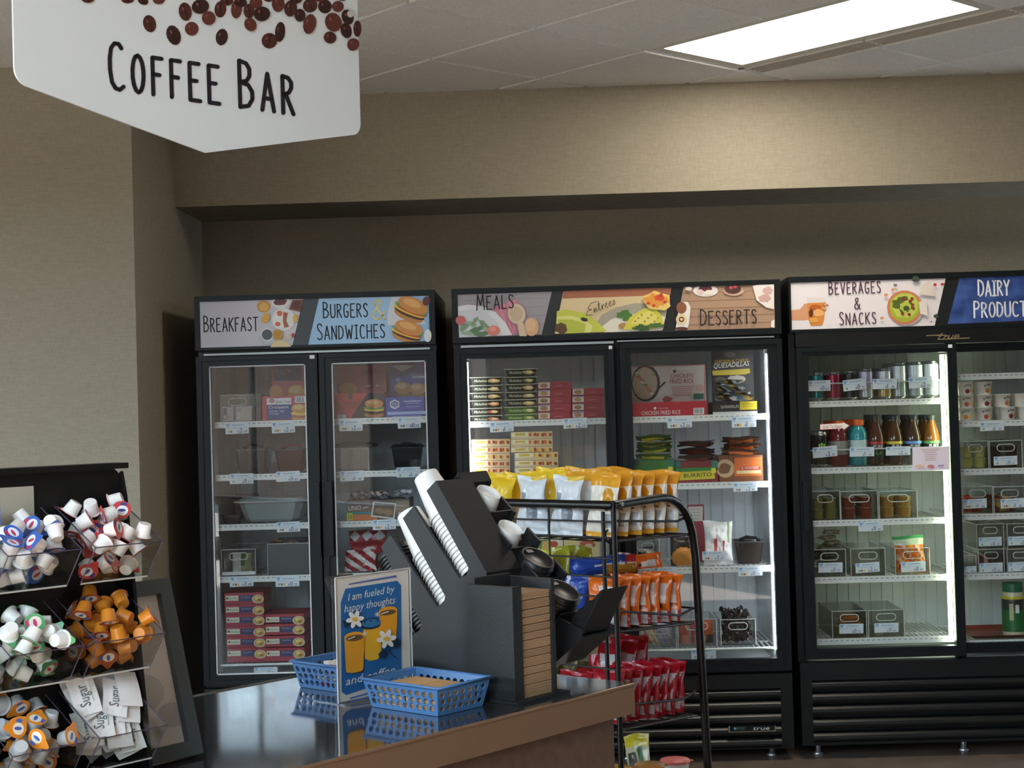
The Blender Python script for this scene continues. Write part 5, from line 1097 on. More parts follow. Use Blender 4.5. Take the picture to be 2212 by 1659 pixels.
zl = Z[4]+.0125
for (x0,x1,yt,zb,lab,tg_) in ((2114,2169,1186,None,'small clear bin of red sauce packets at the bottom of the stack',(2141,1226,'0','.50',SHY+.006,50,20,-1,1)),(2176,2232,1186,None,'small empty clear bin at the bottom of the second stack',(2203,1224,'0','.50',SHY+.006,50,20,-1,1)),
                         (2110,2168,1132,1,'small clear bin on top of the sauce packet bin',(2139,1170,'0','.25',SHY+.006,50,19,-1,1)),(2176,2234,1131,1,'small clear bin on top of the second stack',(2203,1168,'0','.25',SHY+.006,50,19,-1,1))):
    if zb: zb = zl+ (ony(2140,1186,SHY+.01).z - zl) + .002
    _, bn = clear_bin(lab, x0, x1, yt, Z[4], .3, .01, ACRYLG, zbase=zb, tagv=tg_)
    if 'red sauce' in lab:
        for k in range(5):
            me = pillow(.05,.06,.014,lambda s,u,v: C_('#8e1f2c',.3) if abs(u-.5)>.15 or v<.4 else C_('#d8c9c4',.3),seed=150+k,nu=6,nv=6)
            put('sauce_packet', me, TR((bn[0]+.040+.006*k,bn[4]+.03+.045*k,bn[2]+.003),8*k-16,-5), 'dark red sauce packet in the small clear bin', 'packet', 'red sauce packets')
_, bn = clear_bin('low clear bin with a price card beside the small bin stacks', 2081, 2109, 1200, Z[4], .25, .01, tagv=(2096,1230,'0','.50',SHY+.006,26,14,0,0), handle=False)
# bottom: tray and cheese shaker
x0 = ony(2095,1380,SHY2).x; m = MB(); zt = Z[5]+.0126; TRM = mat('#7a3226',.4)
m.add([(x0+.03,SHY2+.03,zt),(x0+.40,SHY2+.03,zt),(x0+.40,SHY2+.28,zt),(x0+.03,SHY2+.28,zt),(x0,SHY2,zt+.016),(x0+.43,SHY2,zt+.016),(x0+.43,SHY2+.31,zt+.016),(x0,SHY2+.31,zt+.016),(x0-.006,SHY2-.006,zt+.016),(x0+.436,SHY2-.006,zt+.016),(x0+.436,SHY2+.316,zt+.016),(x0-.006,SHY2+.316,zt+.016)],
      [(0,1,2,3)]+[(i,(i+1)%4,4+(i+1)%4,4+i) for i in range(4)]+[(4+i,4+(i+1)%4,8+(i+1)%4,8+i) for i in range(4)], TRM)
single('serving_tray', m, 'reddish brown serving tray on the bottom shelf under the cheese shaker', 'tray')
p_ = ony(2190,1370,SHY2+.09); h = ony(2190,1258,SHY2+.09).z - zt - .001; r = .046
root = thing('cheese_shaker', 'green and clear cheese shaker with a dark green cap on the brown tray', 'shaker', (p_.x,SHY2+.09,zt+.0008))
build('jar', MB().lathe([(0,0),(r*.95,0),(r,.008),(r,h*.74),(r*.92,h*.80),(r*.86,h*.84)],24,mat('#d9d2b4',.25)), root, False)
build('label_sleeve', MB().lathe([(r*1.01,.02),(r*1.01,h*.50)],24,mat('#1f6b33',.35)).lathe([(r*1.01,h*.50),(r*1.01,h*.70)],24,mat('#23302a',.35)).lathe([(r*1.01,h*.70),(r*1.005,h*.755)],24,mat('#d8c33a',.35)), root, False)
build('cap', MB().lathe([(r*.88,h*.83),(r*.90,h*.85),(r*.90,h*.98),(r*.86,h),(0,h)],24,mat('#1d6b47',.4)), root, False)
m = MB(); fr = Fr(Vector((0,-r*1.03,0)),(1,0,0),(0,0,1)); m.poly([fr(-.004,.1),fr(.012,.1),fr(.012,.135),fr(-.004,.135)],WHITEP); m.poly([fr(-.03,.07),(fr(-.012,.07)),fr(-.012,.14),fr(-.03,.14)],C_('#c9cba0')); build('label_panel', m, root, False)
# ================================================================== counter
STEEL = noisemat('brushed_steel', '#85878a', '#8f9194', (3,160,160), .07, .0, 3, metal=.9)
PANELM = noisemat('counter_panel_brown', '#5b4438', '#674e41', (40,40,40), .45, .05, 4)
EDGEM = mat('#8d6f58', .3, .35)
FRC = Fr(CN, EV, NV)          # e, n -> plane; W = up
def cbox(m, e0, e1, n0, n1, z0, z1, mt):
    return m.hexa([cw(e0,n0,z0),cw(e1,n0,z0),cw(e1,n1,z0),cw(e0,n1,z0)],[cw(e0,n0,z1),cw(e1,n0,z1),cw(e1,n1,z1),cw(e0,n1,z1)],mt)
def CM(e, n, z, deg=0.0): return Matrix.Translation(cw(e,n,z)) @ Matrix.Rotation(CA+math.radians(deg),4,'Z')
t = thing('serving_counter', 'brown counter with a shiny steel top under the Coffee Bar sign', 'counter', cw(-1.6,.35,0))
build('steel_top', cbox(MB(), -3.3, 0, 0.004, .692, CZ-.004, CZ, STEEL), t)
m = MB(); cbox(m,-3.3,0,-.001,.004,CZ-.062,CZ+.0005,EDGEM); build('front_edge', m, t)
m = MB(); cbox(m,-3.3,.001,.004,.69,CZ-.062,CZ-.004,EDGEM); build('top_core', m, t)
m = MB(); cbox(m,-3.28,-.035,.03,.66,.0,CZ-.062,PANELM); build('base_panel', m, t)
build('back_edge', MB().tube([cw(-3.3,.692,CZ-.006),cw(0,.692,CZ-.006)], .009, STEEL, 12), t)
build('edge_nosing', MB().tube([cw(-3.3,.001,CZ-.003),cw(0,.001,CZ-.003)], .0042, EDGEM, 8), t)
# ---------------------------------------------------------------- cup and lid organiser
OBL = noisemat('organiser_black', '#0b0e11', '#12161a', (500,500,500), .55, .25, 2, dist=.0006)
A_ = [(.25,.9),(.235,1.138),(.376,1.328),(.399,1.311),(.28,1.149),(.286,1.134),(.308,1.125),(.441,1.276),(.475,1.249),(.351,1.084),(.356,1.070),(.377,1.06),(.516,1.211),(.547,1.183),(.425,1.019),(.434,1.004),(.455,.993),(.58,1.13),(.61,1.10),(.53,1.0),(.53,.9)]
B_ = [(.25,.9),(.53,.9),(.53,1.14),(.415,1.335),(.395,1.318),(.505,1.152),(.474,1.121),(.364,1.287),(.323,1.252),(.433,1.086),(.397,1.053),(.287,1.219),(.251,1.19),(.361,1.024),(.323,.986),(.213,1.152),(.178,1.122),(.25,1.0)]
og = thing('cup_organizer', 'black slanted cup and lid organizer standing on the steel counter', 'organizer', cw(-.1,.4,CZ))
def nzp(poly, e0, e1, m_):      # outline in (n, z), thickness along e
    fr = Fr(CN, NV, ZV)         # W = N x Z = E
    return MB().prism(poly, e0, e1, m_, fr)
zz0 = CZ+.0005
A_ = [(n,max(z,zz0)) for n,z in A_]; B_ = [(n,max(z,zz0)) for n,z in B_]
build('side_panel', nzp(A_, -.20, -.192, OBL), og); build('side_panel', nzp(A_, -.099, -.094, OBL), og); build('side_panel', nzp(B_, .0015, .008, OBL), og); build('side_panel', nzp(B_, -.0938, -.0885, OBL), og)
roof = [(.235,1.138),(.376,1.328),(.370,1.333),(.228,1.141)]
build('roof', nzp(roof, -.20, -.0885, OBL), og)
build('front_panel', nzp([(.25,zz0),(.235,1.138),(.228,1.141),(.243,zz0)], -.20, -.0885, OBL), og)
build('back_cap', nzp([(.395,1.322),(.470,1.240),(.480,1.250),(.41,1.345)], -.0885, .008, OBL), og)
build('core', nzp([(.26,zz0),(.30,.98),(.42,.98),(.52,zz0)], -.19, -.0, OBL), og)
AX = Vector((0,0,0)); dA = (.592,.806); dB = (-.55,.835)
def axisM(e, n, z, d, twist=0.0):
    """local +z along the chute direction d=(dn,dz)"""
    zax = (NV*d[0] + ZV*d[1]).normalized(); xax = EV.copy(); yax = zax.cross(xax); M = Matrix((( xax.x,yax.x,zax.x,0),(xax.y,yax.y,zax.y,0),(xax.z,yax.z,zax.z,0),(0,0,0,1)))
    return Matrix.Translation(cw(e,n,z)) @ M @ Matrix.Rotation(math.radians(twist),4,'Z')
def chute_plate(e0, e1, n, z, d, L, off):
    px_, pz_ = d[1], -d[0]; a = (n+px_*off, z+pz_*off); b = (a[0]+d[0]*L, a[1]+d[1]*L); k = .003
    return nzp([a,b,(b[0]+px_*k,b[1]+pz_*k),(a[0]+px_*k,a[1]+pz_*k)], e0, e1, OBL)
PAPER = mat('#f0efec', .45); PAPS = PAPER
def cup_obj():
    r = thing('paper_cup','x','cup'); h = .108
    build('cup_wall', MB().lathe([(.0395,.002),(.0285,h)],28,PAPER), r, False)
    build('cup_base', MB().lathe([(.0285,h),(.0268,h),(.0262,h-.006),(0,h-.006)],28,PAPS), r, False)
    build('rolled_rim', MB().tube([(.0412*math.cos(2*math.pi*i/28),.0412*math.sin(2*math.pi*i/28),.002) for i in range(28)],.0016,PAPER,6,True), r, False)
    return r
c0 = cup_obj(); first = [True]
def place(proto, M, label, group):
    if first[0] is proto or (proto in _used): o = copy_tree(proto, M, label, group)
    else: _used.append(proto); proto.matrix_world = M; WM[proto.name] = M.copy(); proto['label'] = label; proto['group'] = group; o = proto
    return o
_used = []
for (n0,z0,tb,grp,lab,cnt) in ((.300,1.132,.258,'white cups in the upper chute','white paper cup nested in the upper slanted chute',15),(.369,1.064,.238,'white cups in the lower chute','white paper cup nested in the lower slanted chute',14)):
    for k in range(cnt):
        s_ = tb-.108-k*.0105
        if s_ < -.004: break
        place(c0, axisM(-.146, n0+dA[0]*s_, z0+dA[1]*s_, dA), lab, grp)
for (n,z,grp,lab) in ((.357,1.300,'white cups facing the counter front, upper','white paper cup in the upper chute facing the counter front'),(.295,1.223,'white cups facing the counter front, lower','white paper cup in the lower chute facing the counter front')):
    for k in range(4):
        s_ = -.108-k*.0105; place(c0, axisM(-.0436, n+dB[0]*s_, z+dB[1]*s_, dB), lab, grp)
LIDM = mat('#101214', .42)
lid0 = thing('coffee_cup_cover','x','cup lid')
build('lid_body', MB().lathe([(.042,0),(.0425,.004),(.0405,.006),(.0398,.012),(.038,.015),(.035,.014),(.033,.010),(0,.010)],26,LIDM), lid0, False); build('sip_tab', MB().box((-.010,.022,.0102),(.010,.033,.0125),LIDM), lid0, False)
for k in range(22):
    s_ = .195-k*.0088
    place(lid0, axisM(-.146, .440+dA[0]*s_, 1.000+dA[1]*s_, dA), 'black cup lid stacked in the low chute at the back', 'black lids in the back chute')
for (n,z,grp,lab) in ((.219,1.157,'black lids in the upper front chute','black cup lid in the upper front chute'),(.150,1.090,'black lids in the lower front chute','black cup lid in the lower front chute')):
    for k in range(9):
        s_ = -.012-k*.0088; place(lid0, axisM(-.0436, n+dB[0]*s_, z+dB[1]*s_, dB), lab, grp)
for i, (n,z) in enumerate(((.357,1.300),(.295,1.223),(.219,1.157),(.150,1.090))):
    build('chute_floor', chute_plate(-.0885, .0015, n-dB[0]*.02, z-dB[1]*.02, (-dB[0],-dB[1]), .075, .0455), og)
for (n,z) in ((.300,1.132),(.369,1.064),(.440,1.0)):
    build('chute_floor', chute_plate(-.192, -.099, n, z, dA, .17, -.046), og)
# sleeve hoppers at both ends: slanted trays full of dark sleeves
def hopper(label, pts, e0, e1, top, gl, ax):
    r = thing('sleeve_hopper', label, 'holder', cw((e0+e1)/2, pts[0][0], CZ)); n = len(pts)
    build('tray', nzp(pts, e0, e0+.006, OBL).prism(pts, e1-.006, e1, OBL, Fr(CN,NV,ZV)).prism([pts[0],pts[1],(pts[1][0]-.004,pts[1][1]-.004),(pts[0][0]-.004,pts[0][1]-.004)], e0, e1, OBL, Fr(CN,NV,ZV)), r)
    (n0,z0),(n1,z1) = top; L = math.hypot(n1-n0,z1-z0); un,uz = (n1-n0)/L,(z1-z0)/L; k = int(L/.0075); rr = random.Random(int(n0*1000))
    for i in range(k):
        a = (n0+un*L*i/k, z0+uz*L*i/k); hgt = ax[2]+rr.uniform(-.006,.006); d = ax[:2]
        q = [a,(a[0]+un*.0045,a[1]+uz*.0045),(a[0]+un*.0045+d[0]*hgt,a[1]+uz*.0045+d[1]*hgt),(a[0]+d[0]*hgt,a[1]+d[1]*hgt)]
        single('cup_sleeve', nzp(q, e0+.010, e1-.010, mat('#131416',.6)), 'black cardboard cup sleeve packed in the hopper ' + gl, 'sleeve', 'black sleeves ' + gl)
hopper('black slanted hopper of cup sleeves beside the napkin dispenser', [(.150,.940),(.062,1.006),(.055,1.018),(.120,1.040)], -.095, .012, ((.142,.958),(.064,1.013)), 'near the napkin dispenser', (-.52,.85,.110))
hopper('black slanted hopper of cup sleeves behind the blue happy thoughts sign', [(.615,.940),(.703,1.006),(.710,1.018),(.645,1.040)], -.20, -.092, ((.623,.958),(.701,1.013)), 'behind the blue sign', (.52,.85,.110))
# ---------------------------------------------------------------- napkin dispenser
r = thing('napkin_dispenser', 'black textured napkin dispenser at the end of the counter', 'dispenser', cw(-.25,.11,CZ))
NB = noisemat('dispenser_black', '#0e1215', '#191f23', (260,260,260), .6, .5, 2, dist=.001)
z1 = 1.131
build('side_panel', cbox(MB(), -.315, -.305, .055, .175, CZ+.006, z1, NB), r); build('side_panel', cbox(MB(), -.196, -.186, .055, .175, CZ+.006, z1+.006, NB), r)
build('back_panel', cbox(MB(), -.305, -.196, .165, .175, CZ+.006, z1+.012, NB), r); build('base', cbox(MB(), -.322, -.160, .042, .185, CZ+.0005, CZ+.006, NB), r)
build('front_lip', cbox(MB(), -.305, -.288, .055, .062, CZ+.006, z1, NB), r)
NK = [mat('#a08262',.85), mat('#9b7d5e',.85), mat('#a58666',.85)]
z = CZ+.0065; rr = random.Random(11)
for k in range(18):
    h = rr.choice((.014,.018,.022,.026)); 
    if z+h > z1-.012: h = max(.008, z1-.010-z)
    lay = max(3,int(h/.0032)); prof = []
    for j in range(lay):
        o_ = rr.uniform(0,.0016); prof += [(.0585+o_, z+h*(j+.05)/lay), (.0585+o_*.6, z+h*(j+.85)/lay), (.0600, z+h*(j+.95)/lay)]
    m = nzp(prof+[(.164,z+h*.98),(.164,z+h*.02)], -.286, -.198, NK[k%3])
    single('napkin_bundle', m, 'brown paper napkin bundle stacked in the black dispenser', 'napkins', 'napkin bundles in the dispenser')
    z += h+.0012
    if z > z1-.018: break
# ---------------------------------------------------------------- blue baskets
BLU = mat('#4a76aa', .45)
def basket(label, e0, e1, n0, n1, h, fl=.012):
    """rectangular basket: flared walls pierced by rows of round holes"""
    r = thing('plastic_basket', label, 'basket', cw((e0+e1)/2,(n0+n1)/2,CZ)); z0 = CZ+.0008
    cn = [((e0+fl,n0+fl),(e0,n0)),((e1-fl,n0+fl),(e1,n0)),((e1-fl,n1-fl),(e1,n1)),((e0+fl,n1-fl),(e0,n1))]
    for k in range(4):
        (b0,t0),(b1,t1) = cn[k],cn[(k+1)%4]; L = math.hypot(t1[0]-t0[0],t1[1]-t0[1]); nc = max(4,int(L/.0205)); m = MB(); NR = 3
        ins = ((e0+e1)/2,(n0+n1)/2)
        def P(u, v, thick=0.0):
            e = (b0[0]+(b1[0]-b0[0])*u)*(1-v)+(t0[0]+(t1[0]-t0[0])*u)*v; n = (b0[1]+(b1[1]-b0[1])*u)*(1-v)+(t0[1]+(t1[1]-t0[1])*u)*v
            if thick:
                de, dn = ((1,0),(0,1),(-1,0),(0,-1))[(k+1)%4]
                e += de*thick; n += dn*thick
            return cw(e, n, z0+h*v)
        va, vb = .12, .84
        for th in (0.0, .002):
            for ro in range(NR):
                vs0 = va+(vb-va)*ro/NR; vs1 = va+(vb-va)*(ro+1)/NR
                for c in range(nc):
                    u0, u1 = .03+.94*c/nc, .03+.94*(c+1)/nc
                    uc, vc = (u0+u1)/2+(.09 if ro % 2 else -.09)*(u1-u0), (vs0+vs1)/2; ru, rv = (u1-u0)*.36, (vs1-vs0)*.45
                    outer = [(u0,vs0),(uc,vs0),(u1,vs0),(u1,vc),(u1,vs1),(uc,vs1),(u0,vs1),(u0,vc)]
                    inner = [(uc+ru*math.cos(math.radians(a)),vc+rv*math.sin(math.radians(a))) for a in (225,270,315,0,45,90,135,180)]
                    m.add([P(u,v,th) for u,v in outer]+[P(u,v,th) for u,v in inner], [(i,(i+1)%8,8+(i+1)%8,8+i) if th == 0 else (8+i,8+(i+1)%8,(i+1)%8,i) for i in range(8)], BLU)
                    if th: m.add([P(u,v,0) for u,v in inner]+[P(u,v,th) for u,v in inner], [(i,(i+1)%8,8+(i+1)%8,8+i) for i in range(8)], BLU, True)
            for (v0_,v1_) in ((0,va),(vb,1)): m.add([P(0,v0_,th),P(1,v0_,th),P(1,v1_,th),P(0,v1_,th)],[(0,1,2,3)],BLU)
            for (ua,ub) in ((0,.03),(.97,1)): m.add([P(ua,va,th),P(ub,va,th),P(ub,vb,th),P(ua,vb,th)],[(0,1,2,3)],BLU)
        build('side_wall', m, r)
    build('rim', MB().tube([cw(e0-.002,n0-.002,z0+h),cw(e1+.002,n0-.002,z0+h),cw(e1+.002,n1+.002,z0+h),cw(e0-.002,n1+.002,z0+h)],.0032,BLU,6,True), r)
    build('base', cbox(MB(), e0+fl,e1-fl,n0+fl,n1-fl,z0,z0+.002,BLU), r)
    return r
basket('blue pierced basket of tan paper packs in front of the cup organizer', -.500, -.350, .088, .295, .056)
TAN = [mat('#c89a66',.7), mat('#d4a874',.7)]
for k in range(2):      # two blocks of brown napkins lying in the basket
    for j in range(5):
        m = MB(); nA, nB = (.110+.085*k, .192+.082*k); zz_ = CZ+.0034+.0085*j; cbox(m, -.482+.002*(j%2), -.372+.002*(j%2), nA, nB, zz_, zz_+.0075, TAN[(j+k)%2])
        single('paper_pack', m, 'tan paper pack lying in the blue basket', 'paper pack', 'tan paper packs in the front basket')
_bk2 = basket('blue pierced basket of red and white packets behind the blue sign', -.432, -.285, .445, .590, .056)
rr = random.Random(2)
pl_ = Pile([_bk2]); k = 0
for tr_ in range(60):
    if k >= 14: break
    me = pillow(.03,.05,.008,lambda s,u,v,k=k: C_(('#c1272d','#ece8e4','#ece8e4')[(int(v*3)+k)%3],.35),seed=200+k,nu=6,nv=8)
    M = pl_.drop(geo_of(me), CM(rr.uniform(-.395,-.322),rr.uniform(.482,.553),0,rr.uniform(0,180)) @ Matrix.Rotation(math.radians(rr.uniform(74,90)),4,'X'), CZ+.004, CZ+.045, .002)
    if M is not None: put('condiment_packet', me, M, 'red and white packet in the basket behind the blue sign', 'packet', 'packets in the rear basket'); k += 1
# ---------------------------------------------------------------- counter sign in a clear holder
r = thing('counter_sign', 'clear upright holder with a blue happy thoughts and coffee print', 'sign', cw(-.405,.37,CZ))
build('acrylic_front', cbox(MB(), -.511,-.300,.3565,.358,CZ+.001,1.154,SIGNAC), r); build('acrylic_back', cbox(MB(), -.511,-.300,.3660,.3675,CZ+.001,1.154,SIGNAC), r)
build('holder_foot', cbox(MB(), -.511,-.300,.335,.435,CZ+.0005,CZ+.002,ACRYL), r)
m = MB()
for q in ([cw(-.511,.356,CZ+.003),cw(-.511,.356,1.154)],[cw(-.300,.356,CZ+.003),cw(-.300,.356,1.154)],[cw(-.511,.356,1.154),cw(-.300,.356,1.154)]): m.tube(q,.0016,ACREDGE,4)
build('holder_edge', m, r)['kind'] = 'stuff'
build('paper', cbox(MB(), -.509,-.302,.3592,.3604,CZ+.003,1.152,mat('#ece8df',.7)), r)
m = MB(); p = Pr(m, plane_n(.3592)); BL = C_('#2f6fae'); NVY = C_('#1d3550'); WHT = C_('#efeee6'); YL = C_('#eda52f'); YL2 = C_('#f0b737'); BRN = C_('#6d5335')
p.poly([(752,1263),(857,1244.5),(853,1247),(754,1262)],C_('#5b72b4')); p.poly([(755,1260.5),(856,1242.5),(857,1246.5),(753,1263.5)],C_('#5b72b4'))
p.poly([(746,1272),(858,1254.5),(866,1264),(867,1452),(863,1462),(748,1501),(738,1494),(736,1302),(740,1290)],BL)
p.text('I am fueled by',(752,1298),(851,1279),17,WHT,.14,(0,-1)); p.text('happy thoughts',(744,1323),(853,1303),17,WHT,.14,(0,-1)); p.text('and coffee',(747,1481),(853,1454),19,WHT,.14,(0,-1))
# middle cup with lid, right cup, left cup
p.poly([(785,1354),(824,1348),(824,1412),(816,1424),(800,1428),(788,1423),(786,1400)],YL2)
p.poly([(818,1322),(858,1316),(858,1345),(855,1383),(838,1390),(824,1380),(822,1350)],YL); p.ell(838,1319,20,9,YL,-9); p.ell(838,1323,18,5.5,BRN,-9); p.line([(824,1326),(839,1321)],2.2,WHT)
p.ell(801,1351,21,8,NVY,-8); p.ell(802,1345,21,10,C_('#3f7cae'),-8); p.ell(802,1342,16,7,NVY,-8); p.ell(802,1343,14,6,C_('#3f7cae'),-8); p.ell(801,1341,2,2.4,NVY)
p.poly([(744,1381),(787,1374),(785,1444),(781,1450),(762,1454),(749,1453),(747,1445)],YL); p.ell(765,1375,22,10,YL,-9); p.ell(766,1378,19,6.5,BRN,-9); p.line([(752,1381),(766,1375)],2.2,WHT)
for cx,cy,s_ in ((767,1338,1.0),(835,1380,1.08)):
    p.poly([(cx-28*s_,cy+2),(cx-22*s_,cy+18),(cx-10*s_,cy+12),(cx-6*s_,cy+4)],NVY) if cx < 800 else (p.poly([(cx+14,cy+8),(cx+24,cy-2),(cx+30,cy+8),(cx+22,cy+20),(cx+10,cy+16)],NVY), p.poly([(cx-18,cy+34),(cx-8,cy+22),(cx+2,cy+24),(cx-4,cy+40),(cx-12,cy+42)],NVY), p.line([(cx,cy+10),(cx+8,cy+30),(cx+22,cy+42)],2.2,NVY))
    for k in range(6):
        a = math.radians(-90+60*k+20); p.ell(cx+11*s_*math.cos(a),cy+11*s_*math.sin(a),9*s_,5*s_,WHT,math.degrees(a),12)
    p.ell(cx,cy,6.5*s_,4.6*s_,C_('#e9bd55'))
for cx,cy in ((815,1327),(788,1369)):
    for a in (0,45,90,135): c_,s_ = math.cos(math.radians(a)),math.sin(math.radians(a)); p.line([(cx-6*c_,cy-6*s_),(cx+6*c_,cy+6*s_)],1.0,WHT)
p.poly([(756,1507),(866,1476),(866,1479.5),(756,1511)],C_('#5b72b4')); p.poly([(757,1515),(850,1489),(850,1492),(757,1518)],C_('#5b72b4'))
build('print', m, r)
# ---------------------------------------------------------------- leaning grey picture frame beside the creamer rack
GFM = mat('#4b565c', .5); r = thing('easel_frame', 'grey framed board with a white sheet leaning back beside the creamer rack', 'frame', cw(-1.05,.25,CZ))
def lean(e, s): return (e, .222+.30*s*math.sin(math.radians(16)), CZ+.001+.30*s*math.cos(math.radians(16)))
def lb(m, e0, e1, s0, s1, d0, d1, mt):
    nn = (-math.cos(math.radians(16)), math.sin(math.radians(16)))   # (n,z) outward
    def q(d): return [cw(e,n+nn[0]*d,z+nn[1]*d) for e,n,z in (lean(e0,s0),lean(e1,s0),lean(e1,s1),lean(e0,s1))]
    return m.hexa(q(d1),q(d0),mt)
for (e0,e1,s0,s1) in ((-.985,-.960,0,1.03),(-1.30,-1.275,0,1.03),(-1.275,-.985,0,.085),(-1.275,-.985,.945,1.03)): build('frame_bar', lb(MB(),e0,e1,s0,s1,0,.02,GFM), r)
build('white_sheet', lb(MB(),-1.275,-.985,.085,.945,.0,.006,mat('#d6d6da',.6)), r)
for e,s_,w in ((-1.03,.75,.03),(-1.05,.4,.045),(-1.0,.25,.03)):
    rr_ = [(e+w*math.cos(a*.524), s_+w*2.4*math.sin(a*.524)) for a in range(12)]; nn_ = (-math.cos(math.radians(16)), math.sin(math.radians(16)))
    build('faint_picture', MB().poly([cw(q[0], q[1]+nn_[0]*.0066, q[2]+nn_[1]*.0066) for q in (lean(a_,b_) for a_,b_ in rr_)], mat('#b9bbc0',.6)), r)
build('rear_leg', MB().hexa([cw(-1.14,.34,CZ+.001),cw(-1.10,.34,CZ+.001),cw(-1.10,.35,CZ+.001),cw(-1.14,.35,CZ+.001)],[cw(-1.14,.29,CZ+.24),cw(-1.10,.29,CZ+.24),cw(-1.10,.30,CZ+.24),cw(-1.14,.30,CZ+.24)],GFM), r)
# ================================================================== creamer rack
r = thing('condiment_rack', 'black three-tier rack of clear bins for creamers and sugar', 'rack', cw(-1.4,.12,CZ))
RB = mat('#0c0d0e', .4, 0, .4)
eR, eL = -1.135, -1.90
def rpl(pts, n0, n1, mt): return MB().prism(pts, -n1, -n0, mt, Fr(CN, EV, ZV))     # outline in (e, z); W = -N
back = [(eL,CZ+.0006),(eR,CZ+.0006),(eR,1.37)] + rc(eR-.04,1.372,.04,0,90)[1:] + [(eL,1.412)]
build('back_panel', rpl(back, .165, .175, RB), r)
build('right_side', MB().prism([(.10,CZ+.0006),(.20,CZ+.0006),(.20,1.37),(.165,1.40),(.155,1.36)], eR-.006, eR, RB, Fr(CN,NV,ZV)), r)
m = MB(); cbox(m, eL, eR, .150, .20, 1.405, 1.414, RB); build('top_ledge', m, r)
build('back_card', rpl([(eL,1.25),(-1.30,1.25),(-1.30,1.385),(eL,1.385)], .1622, .1648, mat('#b5ae9c',.6)), r)
m = MB(); cbox(m, eL, eR, .03, .20, CZ+.0006, CZ+.018, RB); build('base', m, r)
PITCH_E, PITCH_Z = .146, .144
BINS = {}; BROOT = {}; RACK = r
EDL = mat('#4a3f52', .2)
for c in range(4):
    for t_ in range(3):
        e1 = -1.144-PITCH_E*c; e0 = e1-.122; zl = 1.291-PITCH_Z*t_; n0, nb = .05, .160
        labs = {(0,0):'clear bin of white creamers with red lids at the top right of the rack',(0,1):'clear bin of caramel-coloured creamers in the rack',(0,2):'clear bin of white sugar packets at the foot of the rack',(1,0):'clear bin of white creamers with blue lids in the rack',(1,1):'clear bin of white creamers with green lids in the rack',(1,2):'clear bin of silver creamers with orange lids in the rack'}
        lab = labs.get((c,t_), 'clear rack bin in the %s column, %s' % (('third','outermost')[c-2], ('top tier','middle tier','bottom tier')[t_]))
        b = thing('creamer_bin', lab, 'bin', cw((e0+e1)/2, .1, zl-.055)); prof = [(n0+.043,zl-.057),(n0,zl),(nb,zl+.06),(nb,zl-.057)]
        fr = Fr(CN,NV,ZV); k = .002
        build('side_wall', MB().prism(prof, e0, e0+k, ACRYL, fr), b); build('side_wall', MB().prism(prof, e1-k, e1, ACRYL, fr), b)
        build('front_wall', MB().prism([prof[0],prof[1],(prof[1][0]+k,prof[1][1]),(prof[0][0]+k,prof[0][1])], e0+k, e1-k, ACRYL, fr), b)
        build('base', MB().prism([prof[0],prof[3],(prof[3][0],prof[3][1]+k),(prof[0][0],prof[0][1]+k)], e0+k, e1-k, ACRYL, fr), b)
        m = MB(); q = [cw(e0,nb,zl+.06),cw(e0,n0,zl),cw(e1,n0,zl),cw(e1,nb,zl+.06)]; m.tube(q, .0011, EDL, 4); build('rim', m, b)
        m = MB()
        for e in (e0,e1): m.tube([cw(e,n0,zl),cw(e,n0+.043,zl-.057)], .0011, EDL, 4)
        m.tube([cw(e0,n0+.043,zl-.057),cw(e1,n0+.043,zl-.057)], .0014, ACREDGE, 4); build('corner_edge', m, b)['kind'] = 'stuff'
        BINS[(c,t_)] = (e0,e1,zl,n0,nb); BROOT[(c,t_)] = b
def creamer(cupc, lidc, midc, accent):
    r_ = thing('creamer_cup','x','creamer'); CU = mat(cupc,.35); LI = mat(lidc,.35)
    build('cup', MB().lathe([(.0118,0),(.0128,.0015),(.0152,.0225),(.0158,.024),(.019,.0244),(.019,.0252)],18,CU,cap0=True), r_, False)
    m = MB(); pts = [(.0193*math.cos(math.radians(a)),.0193*math.sin(math.radians(a))) for a in range(30,331,20)]; pts = [(.0275,-.0035),(.0285,0),(.0275,.0035)] + pts
    m.add([(x,y,.0254) for x,y in pts]+[(x,y,.0261) for x,y in pts],[tuple(range(len(pts)-1,-1,-1)),tuple(range(len(pts),2*len(pts)))]+[(i,(i+1)%len(pts),len(pts)+(i+1)%len(pts),len(pts)+i) for i in range(len(pts))],LI)
    build('lid', m, r_, False)
    m = MB(); z = .0264
    m.add([(.0115*math.cos(a*.524)-.002,.0115*math.sin(a*.524)+.002,z) for a in range(12)],[tuple(range(12))],mat(midc,.35))
    m.add([(.008*math.cos(a*.785)-.001,.0035*math.sin(a*.785)+.0015,z+.0003) for a in range(8)],[tuple(range(8))],mat(accent,.35))
    m.add([(.007*math.cos(a*.785)-.004,.004*math.sin(a*.785)-.0125,z) for a in range(8)],[tuple(range(8))],mat(accent,.35))
    build('lid_print', m, r_, False)
    return r_
